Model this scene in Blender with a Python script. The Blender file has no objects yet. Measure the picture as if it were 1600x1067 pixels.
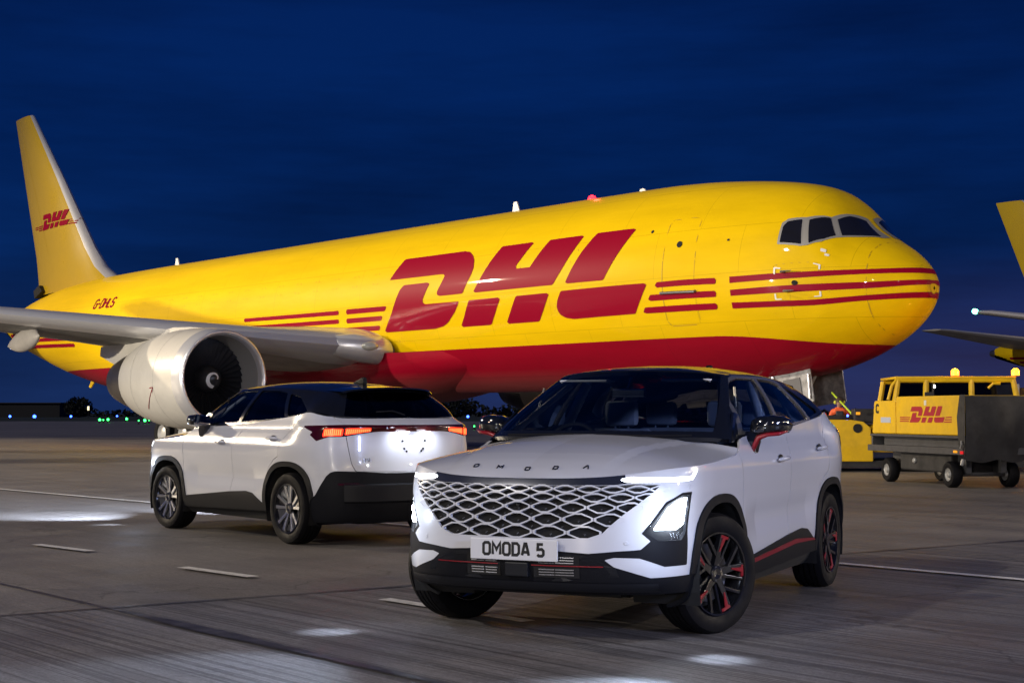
import bpy, bmesh, math, random
import numpy as np
from mathutils import Vector, Matrix
random.seed(7); np.random.seed(7)
R = math.radians
PI = math.pi
sc = bpy.context.scene
col = sc.collection
# ------------------------------------------------------------------ camera, sky, light, exposure
cam = bpy.data.cameras.new('camera'); co = bpy.data.objects.new('camera', cam); col.objects.link(co)
co.location = (0, 0, 1.262); co.rotation_euler = (R(90) + math.atan2(112.1, 2400), 0, 0)
cam.lens = 54.0; cam.sensor_width = 36; cam.clip_start = .1; cam.clip_end = 6000
cam.dof.use_dof = False
sc.camera = co
sc.view_settings.view_transform = 'Standard'; sc.view_settings.look = 'None'; sc.view_settings.gamma = 1
sc.view_settings.use_curve_mapping = False; sc.view_settings.exposure = 0
sc.render.engine = 'CYCLES'
sc.cycles.use_denoising = True
sc.cycles.max_bounces = 8; sc.cycles.transparent_max_bounces = 16; sc.cycles.caustics_reflective = False; sc.cycles.caustics_refractive = False
sc.cycles.sample_clamp_indirect = 6
world = bpy.data.worlds.new("World"); sc.world = world; world.use_nodes = True
wn = world.node_tree; wn.nodes.clear()
def nd(nt, t, **kw):
    n = nt.nodes.new(t)
    for k, v in kw.items():
        if k == 'inp':
            for a, b in v.items(): n.inputs[a].default_value = b
        else: setattr(n, k, v)
    return n
_o = nd(wn, 'ShaderNodeOutputWorld'); _b = nd(wn, 'ShaderNodeBackground')
_tc = nd(wn, 'ShaderNodeTexCoord'); _sx = nd(wn, 'ShaderNodeSeparateXYZ'); _rp = nd(wn, 'ShaderNodeValToRGB')
_mp = nd(wn, 'ShaderNodeMapping', inp={'Scale': (1, 1, 7)}); _ns = nd(wn, 'ShaderNodeTexNoise', inp={'Scale': 2.2, 'Detail': 6.0, 'Roughness': .6})
_nr = nd(wn, 'ShaderNodeMapRange', inp={'From Min': .36, 'From Max': .66, 'To Min': 1.12, 'To Max': .56})
_mx = nd(wn, 'ShaderNodeVectorMath', operation='SCALE')
e = _rp.color_ramp.elements
e[0].position = 0.0; e[0].color = (.007, .020, .082, 1)
e[1].position = .60; e[1].color = (.001, .009, .055, 1)
for p_, c_ in ((.035, (.006, .020, .086, 1)), (.10, (.0016, .0165, .092, 1)), (.17, (.0008, .0145, .090, 1)), (.26, (.0008, .0125, .082, 1))):
    q = e.new(p_); q.color = c_
wn.links.new(_tc.outputs['Generated'], _sx.inputs[0]); wn.links.new(_sx.outputs['Z'], _rp.inputs[0])
wn.links.new(_tc.outputs['Generated'], _mp.inputs[0]); wn.links.new(_mp.outputs[0], _ns.inputs['Vector'])
wn.links.new(_ns.outputs['Fac'], _nr.inputs[0]); wn.links.new(_rp.outputs[0], _mx.inputs[0]); wn.links.new(_nr.outputs[0], _mx.inputs['Scale'])
# glow of the lit aprons over the horizon on the right
_g1 = nd(wn, 'ShaderNodeMapRange', inp={'From Min': .0, 'From Max': .12, 'To Min': 1.0, 'To Max': 0.0}); _g2 = nd(wn, 'ShaderNodeMapRange', inp={'From Min': -.15, 'From Max': .33, 'To Min': 0.0, 'To Max': 1.0}); _g3 = nd(wn, 'ShaderNodeMath', operation='MULTIPLY')
_g4 = nd(wn, 'ShaderNodeVectorMath', operation='SCALE'); _g4.inputs[0].default_value = (.017, .007, .012); _g5 = nd(wn, 'ShaderNodeVectorMath', operation='ADD'); _g1.interpolation_type = 'SMOOTHSTEP'
wn.links.new(_sx.outputs['Z'], _g1.inputs[0]); wn.links.new(_sx.outputs['X'], _g2.inputs[0]); wn.links.new(_g1.outputs[0], _g3.inputs[0]); wn.links.new(_g2.outputs[0], _g3.inputs[1]); wn.links.new(_g3.outputs[0], _g4.inputs['Scale'])
wn.links.new(_mx.outputs[0], _g5.inputs[0]); wn.links.new(_g4.outputs[0], _g5.inputs[1])
wn.links.new(_g5.outputs[0], _b.inputs['Color']); wn.links.new(_b.outputs[0], _o.inputs[0]); _b.inputs['Strength'].default_value = 1.13
def lookat(o, tgt):
    o.rotation_euler = (Vector(tgt) - Vector(o.location)).to_track_quat('-Z', 'Y').to_euler()
# apron floodlights: the key one (behind the camera to the left) as the sun lamp, others as spots, some added as unseen fills
sl = bpy.data.lights.new('floodlight_key', 'SUN'); so = bpy.data.objects.new('floodlight_key', sl); col.objects.link(so)
sl.energy = .95; sl.angle = R(1.6); sl.color = (1, .92, .80)
so.location = (-40, -30, 40); so.rotation_euler = Vector((.70, .45, -.52)).to_track_quat('-Z', 'Y').to_euler()
def spot(name, loc, tgt, energy, color, size, angle=70, blend=.6):
    l = bpy.data.lights.new(name, 'SPOT'); o = bpy.data.objects.new(name, l); col.objects.link(o)
    l.energy = energy; l.color = color; l.shadow_soft_size = size; l.spot_size = R(angle); l.spot_blend = blend
    o.location = loc; lookat(o, tgt); return o
spot('cool_fill', (10.5, -3.5, 4.6), (1.2, 10, .7), 4300, (.47, .57, 1), .5, 50)  # added cool fill with no known source, for the near car
spot('floodlight_stand', (52, 27, 16), (0, 16, 0), 30000, (1, .84, .62), .5, 50)
spot('plane_fill', (-80, -8, 7), (-10, 42, 3), 245000, (1, .90, .74), .6, 32, .5)  # low lamp added for the aircraft side and belly, cone clear of the cars
spot('belly_fill', (-34, -62, 9), (-4, 45, 2), 30000, (1, .90, .78), .6, 60)  # low fill added from far behind the camera to lift the belly
spot('floodlight_rear', (-70, 60, 22), (-24, 42, 0), 130000, (1, .82, .58), .6, 90)
# further apron masts all round: weak at this distance, but they glint in glass and paint
for i_, (x_, y_, z_, e_) in enumerate(((70, -10, 18, 9000), (62, 4, 20, 8000), (85, 18, 22, 9000), (48, -40, 20, 12000), (12, -62, 22, 16000), (-24, -60, 22, 15000), (-66, -18, 20, 9000), (95, 45, 22, 9000))):
    spot('floodlight_mast', (x_, y_, z_), (4, 24, 1), e_, (1, .80, .55) if i_ % 2 == 0 else (.95, .93, 1), .45, 60)

# ------------------------------------------------------------------ materials
MATS = {}
def mat(name, base=(.5, .5, .5), rough=.5, metal=0.0, coat=0.0, emit=None, es=0.0, spec=.5, alpha=1.0, noise=None, bump=None, trans=0.0):
    """noise=(scale, amount) varies the base colour; bump=(scale, strength)"""
    if name in MATS: return MATS[name]
    m = bpy.data.materials.new(name); m.use_nodes = True; nt = m.node_tree; b = nt.nodes['Principled BSDF']
    b.inputs['Base Color'].default_value = (*base, 1); b.inputs['Roughness'].default_value = rough
    b.inputs['Metallic'].default_value = metal; b.inputs['Coat Weight'].default_value = coat; b.inputs['Coat Roughness'].default_value = .03
    b.inputs['Specular IOR Level'].default_value = spec; b.inputs['Alpha'].default_value = alpha; b.inputs['Transmission Weight'].default_value = trans
    if emit: b.inputs['Emission Color'].default_value = (*emit, 1); b.inputs['Emission Strength'].default_value = es
    tc = None
    if noise or bump: tc = nd(nt, 'ShaderNodeTexCoord')
    if noise:
        n = nd(nt, 'ShaderNodeTexNoise', inp={'Scale': noise[0], 'Detail': 7.0, 'Roughness': .65})
        r = nd(nt, 'ShaderNodeMapRange', inp={'From Min': .3, 'From Max': .7, 'To Min': 1 - noise[1], 'To Max': 1 + noise[1] * .4})
        v = nd(nt, 'ShaderNodeVectorMath', operation='SCALE'); v.inputs[0].default_value = base
        nt.links.new(tc.outputs['Object'], n.inputs['Vector']); nt.links.new(n.outputs['Fac'], r.inputs[0]); nt.links.new(r.outputs[0], v.inputs['Scale'])
        nt.links.new(v.outputs[0], b.inputs['Base Color'])
        r2 = nd(nt, 'ShaderNodeMapRange', inp={'From Min': .3, 'From Max': .7, 'To Min': min(1, rough * 1.35), 'To Max': rough * .8})
        nt.links.new(n.outputs['Fac'], r2.inputs[0]); nt.links.new(r2.outputs[0], b.inputs['Roughness'])
    if bump:
        n = nd(nt, 'ShaderNodeTexNoise', inp={'Scale': bump[0], 'Detail': 4.0}); bb = nd(nt, 'ShaderNodeBump', inp={'Strength': bump[1], 'Distance': .01})
        nt.links.new(tc.outputs['Object'], n.inputs['Vector']); nt.links.new(n.outputs['Fac'], bb.inputs['Height']); nt.links.new(bb.outputs[0], b.inputs['Normal'])
    MATS[name] = m; return m
def glass(name, tint, ior=1.5):
    """thin pane: tinted see-through with a fresnel gloss"""
    if name in MATS: return MATS[name]
    m = bpy.data.materials.new(name); m.use_nodes = True; nt = m.node_tree; nt.nodes.clear()
    o = nd(nt, 'ShaderNodeOutputMaterial'); mx = nd(nt, 'ShaderNodeMixShader'); t = nd(nt, 'ShaderNodeBsdfTransparent'); g = nd(nt, 'ShaderNodeBsdfGlossy', inp={'Roughness': .01})
    t.inputs[0].default_value = (*tint, 1); f = nd(nt, 'ShaderNodeFresnel', inp={'IOR': ior})
    nt.links.new(f.outputs[0], mx.inputs[0]); nt.links.new(t.outputs[0], mx.inputs[1]); nt.links.new(g.outputs[0], mx.inputs[2]); nt.links.new(mx.outputs[0], o.inputs[0])
    MATS[name] = m; return m
paint = mat('white_pearl_paint', (.64, .65, .70), .25, 0, .8)
black = mat('black_gloss', (.008, .009, .012), .12, 0, 1.0)
roofm = mat('roof_black', (.008, .009, .013), .22, 0, .35, spec=.3)
plastic = mat('black_plastic', (.0065, .007, .010), .6, bump=(220, .12), spec=.14)
plastic2 = mat('dark_plastic_smooth', (.011, .012, .016), .42, spec=.25)
inner = mat('matt_black', (.006, .006, .007), .85)
frame_glint = mat('frame_warm_glint', (.75, .68, .55), .22, .9)  # warm floodlight reflection on gloss-black frames, put in as cream metal colour
darkchrome = mat('dark_chrome', (.20, .21, .25), .16, .9)
silver = mat('silver', (.62, .63, .66), .25, .9)
red = mat('red_accent', (.26, .003, .012), .3, 0, .6)
rubber = mat('tyre_rubber', (.0055, .0055, .0075), .6, noise=(9, .3), spec=.14)
rimblack = mat('rim_black', (.012, .012, .014), .16, .3, .8)
rimsilver = mat('rim_machined', (.66, .67, .70), .22, .95)
seatm = mat('seat_fabric', (.26, .28, .34), .7)
lite = mat('headliner', (.62, .62, .66), .8)
wscreen = glass('windscreen_glass', (.86, .92, .97), 1.7)
tint = glass('tinted_glass', (.62, .70, .80))
tintd = glass('dark_tinted_glass', (.05, .05, .09))
clear = glass('lamp_lens', (.95, .97, 1))
led = mat('led_white', (.9, .9, .9), .4, emit=(.80, .89, 1.0), es=60)
ledp = mat('lamp_diffuser_lit', (.9, .9, .9), .4, emit=(.80, .89, 1.0), es=26)
bowl = mat('lamp_reflector_lit', (.8, .82, .85), .15, .9)
ledd = mat('drl_white', (.9, .9, .9), .4, emit=(.88, .94, 1.0), es=9)
ledr = mat('tail_lamp_glow', (.7, .05, .02), .3, emit=(1, .022, .006), es=2.4)
ledr2 = mat('tail_lamp_core', (.9, .2, .1), .3, emit=(1, .11, .022), es=4.2)
lampred = mat('lamp_red_plastic', (.045, .002, .003), .12, 0, 1)
platew = mat('plate_white', (.74, .75, .78), .35)
plateb = mat('plate_black', (.012, .012, .014), .4)
yellow = mat('aircraft_yellow', (.80, .54, .002), .4, 0, .2)

# ------------------------------------------------------------------ generic builders
def tag(o, label=None, cat=None, group=None, kind=None):
    if label: o['label'] = label
    if cat: o['category'] = cat
    if group: o['group'] = group
    if kind: o['kind'] = kind
    return o
def empty(name, loc=(0, 0, 0), rz=0, **kw):
    o = bpy.data.objects.new(name, None); col.objects.link(o); o.location = loc; o.rotation_euler = (0, 0, rz); o.empty_display_size = .2
    return tag(o, **kw)
def link(name, me, mats, parent=None, **kw):
    o = bpy.data.objects.new(name, me); col.objects.link(o)
    for m in (mats if isinstance(mats, (list, tuple)) else [mats]): me.materials.append(m)
    if parent: o.parent = parent
    return tag(o, **kw)
class MB:
    """collects verts/faces, then links them as ONE mesh"""
    def __init__(s): s.v = []; s.f = []; s.m = []
    def add(s, vs, fs, mi=0):
        b = len(s.v); s.v += [tuple(map(float, v)) for v in vs]; s.f += [tuple(b + i for i in f) for f in fs]; s.m += [mi] * len(fs); return s
    def box(s, x0, x1, y0, y1, z0, z1, mi=0, bev=0):
        if bev:
            bm = bmesh.new(); bmesh.ops.create_cube(bm, size=1)
            for v in bm.verts: v.co = Vector(((x0 + x1) / 2 + v.co.x * (x1 - x0), (y0 + y1) / 2 + v.co.y * (y1 - y0), (z0 + z1) / 2 + v.co.z * (z1 - z0)))
            bmesh.ops.bevel(bm, geom=bm.edges[:], offset=bev, segments=2, affect='EDGES', profile=.5)
            bm.verts.index_update(); s.add([v.co for v in bm.verts], [[v.index for v in f.verts] for f in bm.faces], mi); bm.free(); return s
        return s.add([(x0, y0, z0), (x1, y0, z0), (x1, y1, z0), (x0, y1, z0), (x0, y0, z1), (x1, y0, z1), (x1, y1, z1), (x0, y1, z1)],
                     [(0, 3, 2, 1), (4, 5, 6, 7), (0, 1, 5, 4), (1, 2, 6, 5), (2, 3, 7, 6), (3, 0, 4, 7)], mi)
    def tube(s, pts, r, n=10, mi=0, cap=True):
        """pts list of 3d points, r radius or list"""
        pts = [Vector(p) for p in pts]; rr = r if isinstance(r, (list, tuple)) else [r] * len(pts); vs = []
        up = Vector((0, 0, 1)); prev = None
        for i, p in enumerate(pts):
            d = (pts[min(i + 1, len(pts) - 1)] - pts[max(i - 1, 0)]).normalized()
            a = d.cross(up if abs(d.z) < .95 else Vector((1, 0, 0))).normalized() if prev is None else (prev - d * prev.dot(d)).normalized()
            prev = a; b = d.cross(a)
            for k in range(n):
                t = 2 * PI * k / n; vs.append(p + (a * math.cos(t) + b * math.sin(t)) * rr[i])
        fs = [(i * n + k, i * n + (k + 1) % n, (i + 1) * n + (k + 1) % n, (i + 1) * n + k) for i in range(len(pts) - 1) for k in range(n)]
        if cap: fs += [tuple(reversed(range(n))), tuple(range((len(pts) - 1) * n, len(pts) * n))]
        return s.add(vs, fs, mi)
    def rev(s, prof, axis='y', c=(0, 0, 0), n=48, mi=0, close=False):
        """prof: list of (along axis, radius)"""
        vs = []
        for a, r in prof:
            for k in range(n):
                t = 2 * PI * k / n; u, w = r * math.cos(t), r * math.sin(t)
                vs.append({'y': (c[0] + u, c[1] + a, c[2] + w), 'x': (c[0] + a, c[1] + u, c[2] + w), 'z': (c[0] + u, c[1] + w, c[2] + a)}[axis])
        m = len(prof); fs = [(i * n + k, i * n + (k + 1) % n, (i + 1) * n + (k + 1) % n, (i + 1) * n + k) for i in range(m - 1) for k in range(n)]
        return s.add(vs, fs, mi)
    def prism(s, poly, a0, a1, plane='xz', mi=0):
        """extrude a 2D outline; plane xz -> along y, yz -> along x, xy -> along z"""
        n = len(poly); P = lambda u, w, a: {'xz': (u, a, w), 'yz': (a, u, w), 'xy': (u, w, a)}[plane]
        vs = [P(u, w, a0) for u, w in poly] + [P(u, w, a1) for u, w in poly]
        return s.add(vs, [tuple(range(n)), tuple(reversed(range(n, 2 * n)))] + [(i, n + i, n + (i + 1) % n, (i + 1) % n) for i in range(n)], mi)
    def xf(s, M, start=0):
        s.v[start:] = [tuple(M @ Vector(v)) for v in s.v[start:]]; return s
    def build(s, name, mats, parent=None, smooth=False, bev=0, fixn=True, **kw):
        me = bpy.data.meshes.new(name); me.from_pydata(s.v, [], s.f)
        for p, mi in zip(me.polygons, s.m): p.material_index = mi
        bm = bmesh.new(); bm.from_mesh(me)
        if fixn: bmesh.ops.recalc_face_normals(bm, faces=bm.faces[:])
        if bev: bmesh.ops.bevel(bm, geom=[ed for ed in bm.edges if len(ed.link_faces) == 2 and ed.calc_face_angle(0) > .5], offset=bev, segments=2, affect='EDGES', profile=.6)
        bm.to_mesh(me); bm.free()
        if smooth:
            for p in me.polygons: p.use_smooth = True
            if smooth is not True and hasattr(me, 'set_sharp_from_angle'): me.set_sharp_from_angle(angle=R(smooth))
        return link(name, me, mats, parent, **kw)
def copy_tree(o, parent=None):
    c = o.copy(); col.objects.link(c); c.parent = parent
    for ch in [x for x in bpy.data.objects if x.parent == o]: copy_tree(ch, c)
    return c
# stroke lettering: polylines on a 0..w x 0..1 box
FONT = {'O': (.62, [[(.14, 0), (0, .14), (0, .86), (.14, 1), (.48, 1), (.62, .86), (.62, .14), (.48, 0), (.14, 0)]]),
        'M': (.72, [[(0, 0), (0, 1), (.36, .42), (.72, 1), (.72, 0)]]),
        'D': (.60, [[(0, 0), (0, 1), (.42, 1), (.60, .82), (.60, .18), (.42, 0), (0, 0)]]),
        'A': (.66, [[(0, 0), (.26, 1), (.40, 1), (.66, 0)], [(.09, .28), (.57, .28)]]),
        '5': (.58, [[(.54, 1), (.06, 1), (.03, .54), (.42, .58), (.58, .44), (.58, .14), (.44, 0), (.12, 0), (0, .12)]]),
        'E': (.52, [[(.52, 1), (0, 1), (0, 0), (.52, 0)], [(0, .5), (.46, .5)]]),
        'S': (.56, [[(.56, .86), (.44, 1), (.12, 1), (0, .86), (0, .64), (.12, .52), (.44, .48), (.56, .36), (.56, .14), (.44, 0), (.12, 0), (0, .14)]]),
        'G': (.58, [[(.58, .84), (.44, 1), (.14, 1), (0, .86), (0, .14), (.14, 0), (.44, 0), (.58, .14), (.58, .48), (.34, .48)]]),
        'H': (.60, [[(0, 0), (0, 1)], [(.6, 0), (.6, 1)], [(0, .5), (.6, .5)]]), 'L': (.5, [[(0, 1), (0, 0), (.5, 0)]]),
        '-': (.34, [[(0, .48), (.34, .48)]]), 'C': (.56, [[(.56, .84), (.42, 1), (.14, 1), (0, .86), (0, .14), (.14, 0), (.42, 0), (.56, .16)]]),
        'J': (.5, [[(.5, 1), (.5, .14), (.38, 0), (.12, 0), (0, .14)]]), 'T': (.6, [[(0, 1), (.6, 1)], [(.3, 1), (.3, 0)]]), 'R': (.6, [[(0, 0), (0, 1), (.45, 1), (.6, .86), (.6, .6), (.45, .5), (0, .5)], [(.3, .5), (.6, 0)]]),
        'U': (.6, [[(0, 1), (0, .14), (.14, 0), (.46, 0), (.6, .14), (.6, 1)]]), 'V': (.62, [[(0, 1), (.31, 0), (.62, 1)]]), '^': (.66, [[(0, 0), (.26, 1), (.40, 1), (.66, 0)]]),
        '2': (.56, [[(0, .84), (.12, 1), (.44, 1), (.56, .86), (.56, .6), (0, 0), (.56, 0)]]), '7': (.54, [[(0, 1), (.54, 1), (.2, 0)]]), ' ': (.22, [])}
def strokes(text, h, w, gap=.2, wide=1.0, slant=0.0):
    """list of quads [(u,v)*4] centred on 0, letter height h, stroke width w"""
    out = []; x = 0
    for ch in text:
        cw, lines = FONT[ch]
        for ln in lines:
            P = [Vector(((x + a * wide) * h, (b * (h - w) + w / 2))) for a, b in ln]; closed = ln[0] == ln[-1]; n = len(P)
            offs = []
            for i in range(n):
                if closed and i in (0, n - 1): d0, d1 = (P[n - 1] - P[n - 2]).normalized(), (P[1] - P[0]).normalized()
                else: d0 = (P[i] - P[max(i - 1, 0)]).normalized() if i else (P[1] - P[0]).normalized(); d1 = (P[min(i + 1, n - 1)] - P[i]).normalized() if i < n - 1 else d0
                t = (d0 + d1).normalized(); nn = Vector((-t.y, t.x)); c = max(.5, nn.dot(Vector((-d0.y, d0.x)))); offs.append(nn * (w / 2 / c))
            for i in range(n - 1): out.append([P[i] + offs[i], P[i + 1] + offs[i + 1], P[i + 1] - offs[i + 1], P[i] - offs[i]])
        x += cw * wide + gap
    W = (x - gap) * h
    return [[(p.x - W / 2 + slant * p.y, p.y) for p in q] for q in out]
def poly_sdf(p, poly):
    """signed distance of points p (n,2) to a closed outline (negative inside)"""
    p = np.asarray(p, float); V = np.asarray(poly, float); n = len(V); d = np.full(len(p), 1e9); s = np.zeros(len(p), bool)
    for i in range(n):
        a, b = V[i], V[(i + 1) % n]; e_ = b - a; w = p - a; t = np.clip((w @ e_) / max(e_ @ e_, 1e-12), 0, 1)
        d = np.minimum(d, np.linalg.norm(w - t[:, None] * e_, axis=1))
        c = ((a[1] <= p[:, 1]) & (b[1] > p[:, 1])) | ((b[1] <= p[:, 1]) & (a[1] > p[:, 1]))
        if c.any():
            xi = a[0] + (p[:, 1] - a[1]) / (b[1] - a[1] if b[1] != a[1] else 1) * e_[0]; s ^= c & (p[:, 0] < xi)
    return np.where(s, -d, d)
class Patch:
    """dense surface piece: A rows = x,y,z,nx,ny,nz,u,w ; F faces"""
    def __init__(s, A, F): s.A = A; s.F = F
    @property
    def xz(s): return s.A[:, [0, 2]]
    @property
    def yz(s): return s.A[:, [1, 2]]
    @property
    def uw(s): return s.A[:, 6:8]
    @property
    def uz(s): return s.A[:, [6, 2]]
def gridpatch(f, us, vs, flip=False, umap=None, wmap=None):
    U, V = np.meshgrid(us, vs); P = f(U, V); e_ = 1e-3
    du = f(U + e_, V) - f(U - e_, V); dv = f(U, V + e_) - f(U, V - e_)
    N = np.cross(du, dv); L = np.linalg.norm(N, axis=-1, keepdims=True); N = N / np.maximum(L, 1e-12)
    if flip: N = -N
    a = umap(U) if umap else U
    A = np.concatenate([P, N, a[..., None], V[..., None]], -1).reshape(-1, 8); nu, nv = len(us), len(vs)
    F = [(j * nu + i, j * nu + i + 1, (j + 1) * nu + i + 1, (j + 1) * nu + i) for j in range(nv - 1) for i in range(nu - 1)]
    if flip: F = [f_[::-1] for f_ in F]
    return Patch(A, F)
def clip(pt, f):
    """split by a value per vertex -> (inside f<0, outside)"""
    neg = f < 0; ins = []; outs = []; new = []; cache = {}; n0 = len(pt.A); A = pt.A
    def cut(i, j):
        k = (i, j) if i < j else (j, i)
        if k not in cache: t = f[k[0]] / (f[k[0]] - f[k[1]]); new.append(A[k[0]] + (A[k[1]] - A[k[0]]) * t); cache[k] = n0 + len(new) - 1
        return cache[k]
    for F in pt.F:
        c = sum(bool(neg[i]) for i in F)
        if c == len(F): ins.append(F)
        elif c == 0: outs.append(F)
        else:
            a = []; b = []; m = len(F)
            for q in range(m):
                i, j = F[q], F[(q + 1) % m]
                (a if neg[i] else b).append(i)
                if neg[i] != neg[j]: x = cut(i, j); a.append(x); b.append(x)
            if len(a) > 2: ins.append(tuple(a))
            if len(b) > 2: outs.append(tuple(b))
    if new: A = np.vstack([A, np.array(new)])
    return Patch(A, ins), Patch(A, outs)
def emit_lr(name, pts, mats, parent=None, **kw):
    for sd in (1, -1): emit(name, pts, mats, parent, side=sd, **kw)
def emit(name, pts, mats, parent=None, side=0, off=0.0, skirt=0.0, **kw):
    """link patches (list) as ONE mesh; side 0 = both halves, +1 / -1 one half; skirt = edge depth"""
    V = []; N = []; F = []
    for pt in (pts if isinstance(pts, list) else [pts]):
        used = sorted({i for f in pt.F for i in f}); mp = {o: n for n, o in enumerate(used)}
        if not used: continue
        A = pt.A[used]; fs = [tuple(mp[i] for i in f) for f in pt.F]; P = A[:, :3] + A[:, 3:6] * off; Nn = A[:, 3:6]
        P0, N0, F0 = [P], [Nn], list(fs); nb = len(P)
        if skirt:
            cnt = {}
            for f in fs:
                for a, b in zip(f, f[1:] + f[:1]): cnt[(a, b)] = 1
            be = [(a, b) for (a, b) in cnt if (b, a) not in cnt and not (abs(P[a][1]) < 2e-4 and abs(P[b][1]) < 2e-4)]
            sp = []; sn = []
            for a, b in be:
                d = P[b] - P[a]; nn = np.cross(d, Nn[a]); L = np.linalg.norm(nn)
                if L < 1e-9: continue
                nn /= L; k = nb + len(sp); sp += [P[a], P[b], P[b] - Nn[b] * skirt, P[a] - Nn[a] * skirt]; sn += [nn] * 4; F0.append((k + 1, k, k + 3, k + 2))
            if sp: P0.append(np.array(sp)); N0.append(np.array(sn))
        P = np.vstack(P0); Nn = np.vstack(N0)
        for sd in ((1, -1) if side == 0 else (side,)):
            b = len(V); V += [(p[0], p[1] * sd, p[2]) for p in P]; N += [(n[0], n[1] * sd, n[2]) for n in Nn]
            F += [tuple(b + i for i in (f if sd > 0 else f[::-1])) for f in F0]
    me = bpy.data.meshes.new(name); me.from_pydata(V, [], F)
    for p in me.polygons: p.use_smooth = True
    me.normals_split_custom_set_from_vertices(N)
    return link(name, me, mats, parent, **kw)
# ------------------------------------------------------------------ car body surface
def mono(xs,ys):
    """smooth 1-D interpolation (cubic hermite with limited slopes)"""
    xs=np.array(xs,float);ys=np.array(ys,float);d=np.diff(ys)/np.diff(xs)
    m=np.zeros(len(xs));m[1:-1]=np.where(d[:-1]*d[1:]>0,2*d[:-1]*d[1:]/(d[:-1]+d[1:]+1e-12),0);m[0]=d[0];m[-1]=d[-1]
    def f(x):
        x=np.clip(np.asarray(x,float),xs[0],xs[-1]);i=np.clip(np.searchsorted(xs,x)-1,0,len(xs)-2)
        h=xs[i+1]-xs[i];t=(x-xs[i])/h
        return (2*t**3-3*t**2+1)*ys[i]+(t**3-2*t**2+t)*h*m[i]+(-2*t**3+3*t**2)*ys[i+1]+(t**3-t**2)*h*m[i+1]
    return f
def cat(P,ends=(None,None)):
    """Catmull-Rom over integer parameter; ends: 'mirror' reflects across y=0"""
    P=np.array(P,float);mir=np.array([1,-1,1.]) if P.shape[1]==3 else np.array([1,-1.])
    a=P[1]*mir if ends[0] else 2*P[0]-P[1]; b=P[-2]*mir if ends[1] else 2*P[-1]-P[-2]
    Q=np.vstack([a,P,b])
    def f(t):
        t=np.clip(np.asarray(t,float),0,len(P)-1);i=np.clip(t.astype(int),0,len(P)-2);u=(t-i)[...,None]
        p0,p1,p2,p3=Q[i],Q[i+1],Q[i+2],Q[i+3]
        return .5*(2*p1+(p2-p0)*u+(2*p0-5*p1+4*p2-p3)*u*u+(3*p1-p0-3*p2+p3)*u**3)
    return f
NOM=[(2.2,0),(2.192,.2),(2.168,.4),(2.11,.58),(2.02,.725),(1.90,.82),(1.75,.872),(1.55,.893),(1.3,.90),(1.0,.905),(.85,.905),(.7,.905),(.3,.905),(-.1,.905),(-.5,.905),(-.9,.91),(-1.3,.915),(-1.6,.903),(-1.82,.868),(-1.98,.79),(-2.10,.62),(-2.165,.4),(-2.19,.2),(-2.2,0)]
nom=cat(NOM,(1,1))
ZT=[.905,.906,.912,.928,.950,.962,.968,.975,.988,1.01,1.055,1.112,1.135,1.15,1.17,1.20,1.235,1.27,1.25,1.232,1.222,1.217,1.215,1.215]
WF=[1,1,1,1,.95,.75,.4,.1]+[0]*16
WS=[0,0,.05,.15,.4,.75,.95]+[1]*10+[1,1,.8,.4,.1,0,0]
WR=[0]*16+[0,.15,.5,.85,1,1,1,1]
kk=np.arange(24.);zt=mono(kk,ZT);wf=mono(kk,WF);ws=mono(kk,WS);wr=mono(kk,WR)
xf=mono([.19,.23,.28,.36,.46,.56,.66,.76,.84,.90,.97],[-.26,-.15,-.055,.0,.012,.008,.0,-.015,-.035,-.06,-.10])
ys=mono([.19,.23,.28,.36,.46,.56,.66,.76,.86,.93,1.0,1.06,1.12,1.2,1.28],[-.09,-.05,-.03,-.015,-.004,.0,-.006,-.004,.002,.0,-.018,-.045,-.075,-.09,-.105])
ysr=mono([.19,.23,.28,.36,.46,.56,.66,.76,.86,.93,1.0,1.06,1.12,1.16,1.2,1.28],[-.09,-.05,-.03,-.015,-.004,.0,-.006,-.004,.002,.004,.0,-.004,-.014,-.035,-.065,-.105])
xr=mono([.19,.23,.3,.4,.5,.62,.7,.72,.8,.9,1.0,1.07,1.10,1.13,1.15,1.18,1.215,1.28],[.15,.05,.01,-.01,-.015,-.005,.005,.015,.03,.04,.05,.055,.05,.045,.06,.12,.20,.30])
def S(k,v):
    """side band all the way round: k 0..23, v 0..1"""
    k,v=np.broadcast_arrays(np.asarray(k,float),np.asarray(v,float))
    p=nom(k);zb=.19;z=zb+v*(zt(k)-zb)
    x=p[...,0]+wf(k)*xf(z)+wr(k)*xr(z)
    rr=np.clip((-x-1.25)/.35,0,1);rr=rr*rr*(3-2*rr)
    y=p[...,1]+ws(k)*(ys(z)*(1-rr)+ysr(z)*rr)
    # door scallop
    s=np.exp(-((z-.60)/.10)**2)*np.clip((.85-x)/.25,0,1)*np.clip((x+.95)/.3,0,1)
    y=y-.022*s*ws(k)
    # haunch over rear wheel
    y=y+ws(k)*.018*np.exp(-((x+1.35)/.35)**2)*np.exp(-((z-.93)/.10)**2)
    return np.stack([x,y,z],-1)
HXC=[2.136,2.115,2.06,1.97,1.84,1.70,1.55,1.40,1.27,1.16,1.12]
hxc=mono(np.arange(11.),HXC)
hzc=lambda x:mono([1.0,1.1,1.3,1.6,1.9,2.03,2.10,2.14],[1.13,1.128,1.108,1.068,1.005,.960,.926,.905])(x)
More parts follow.
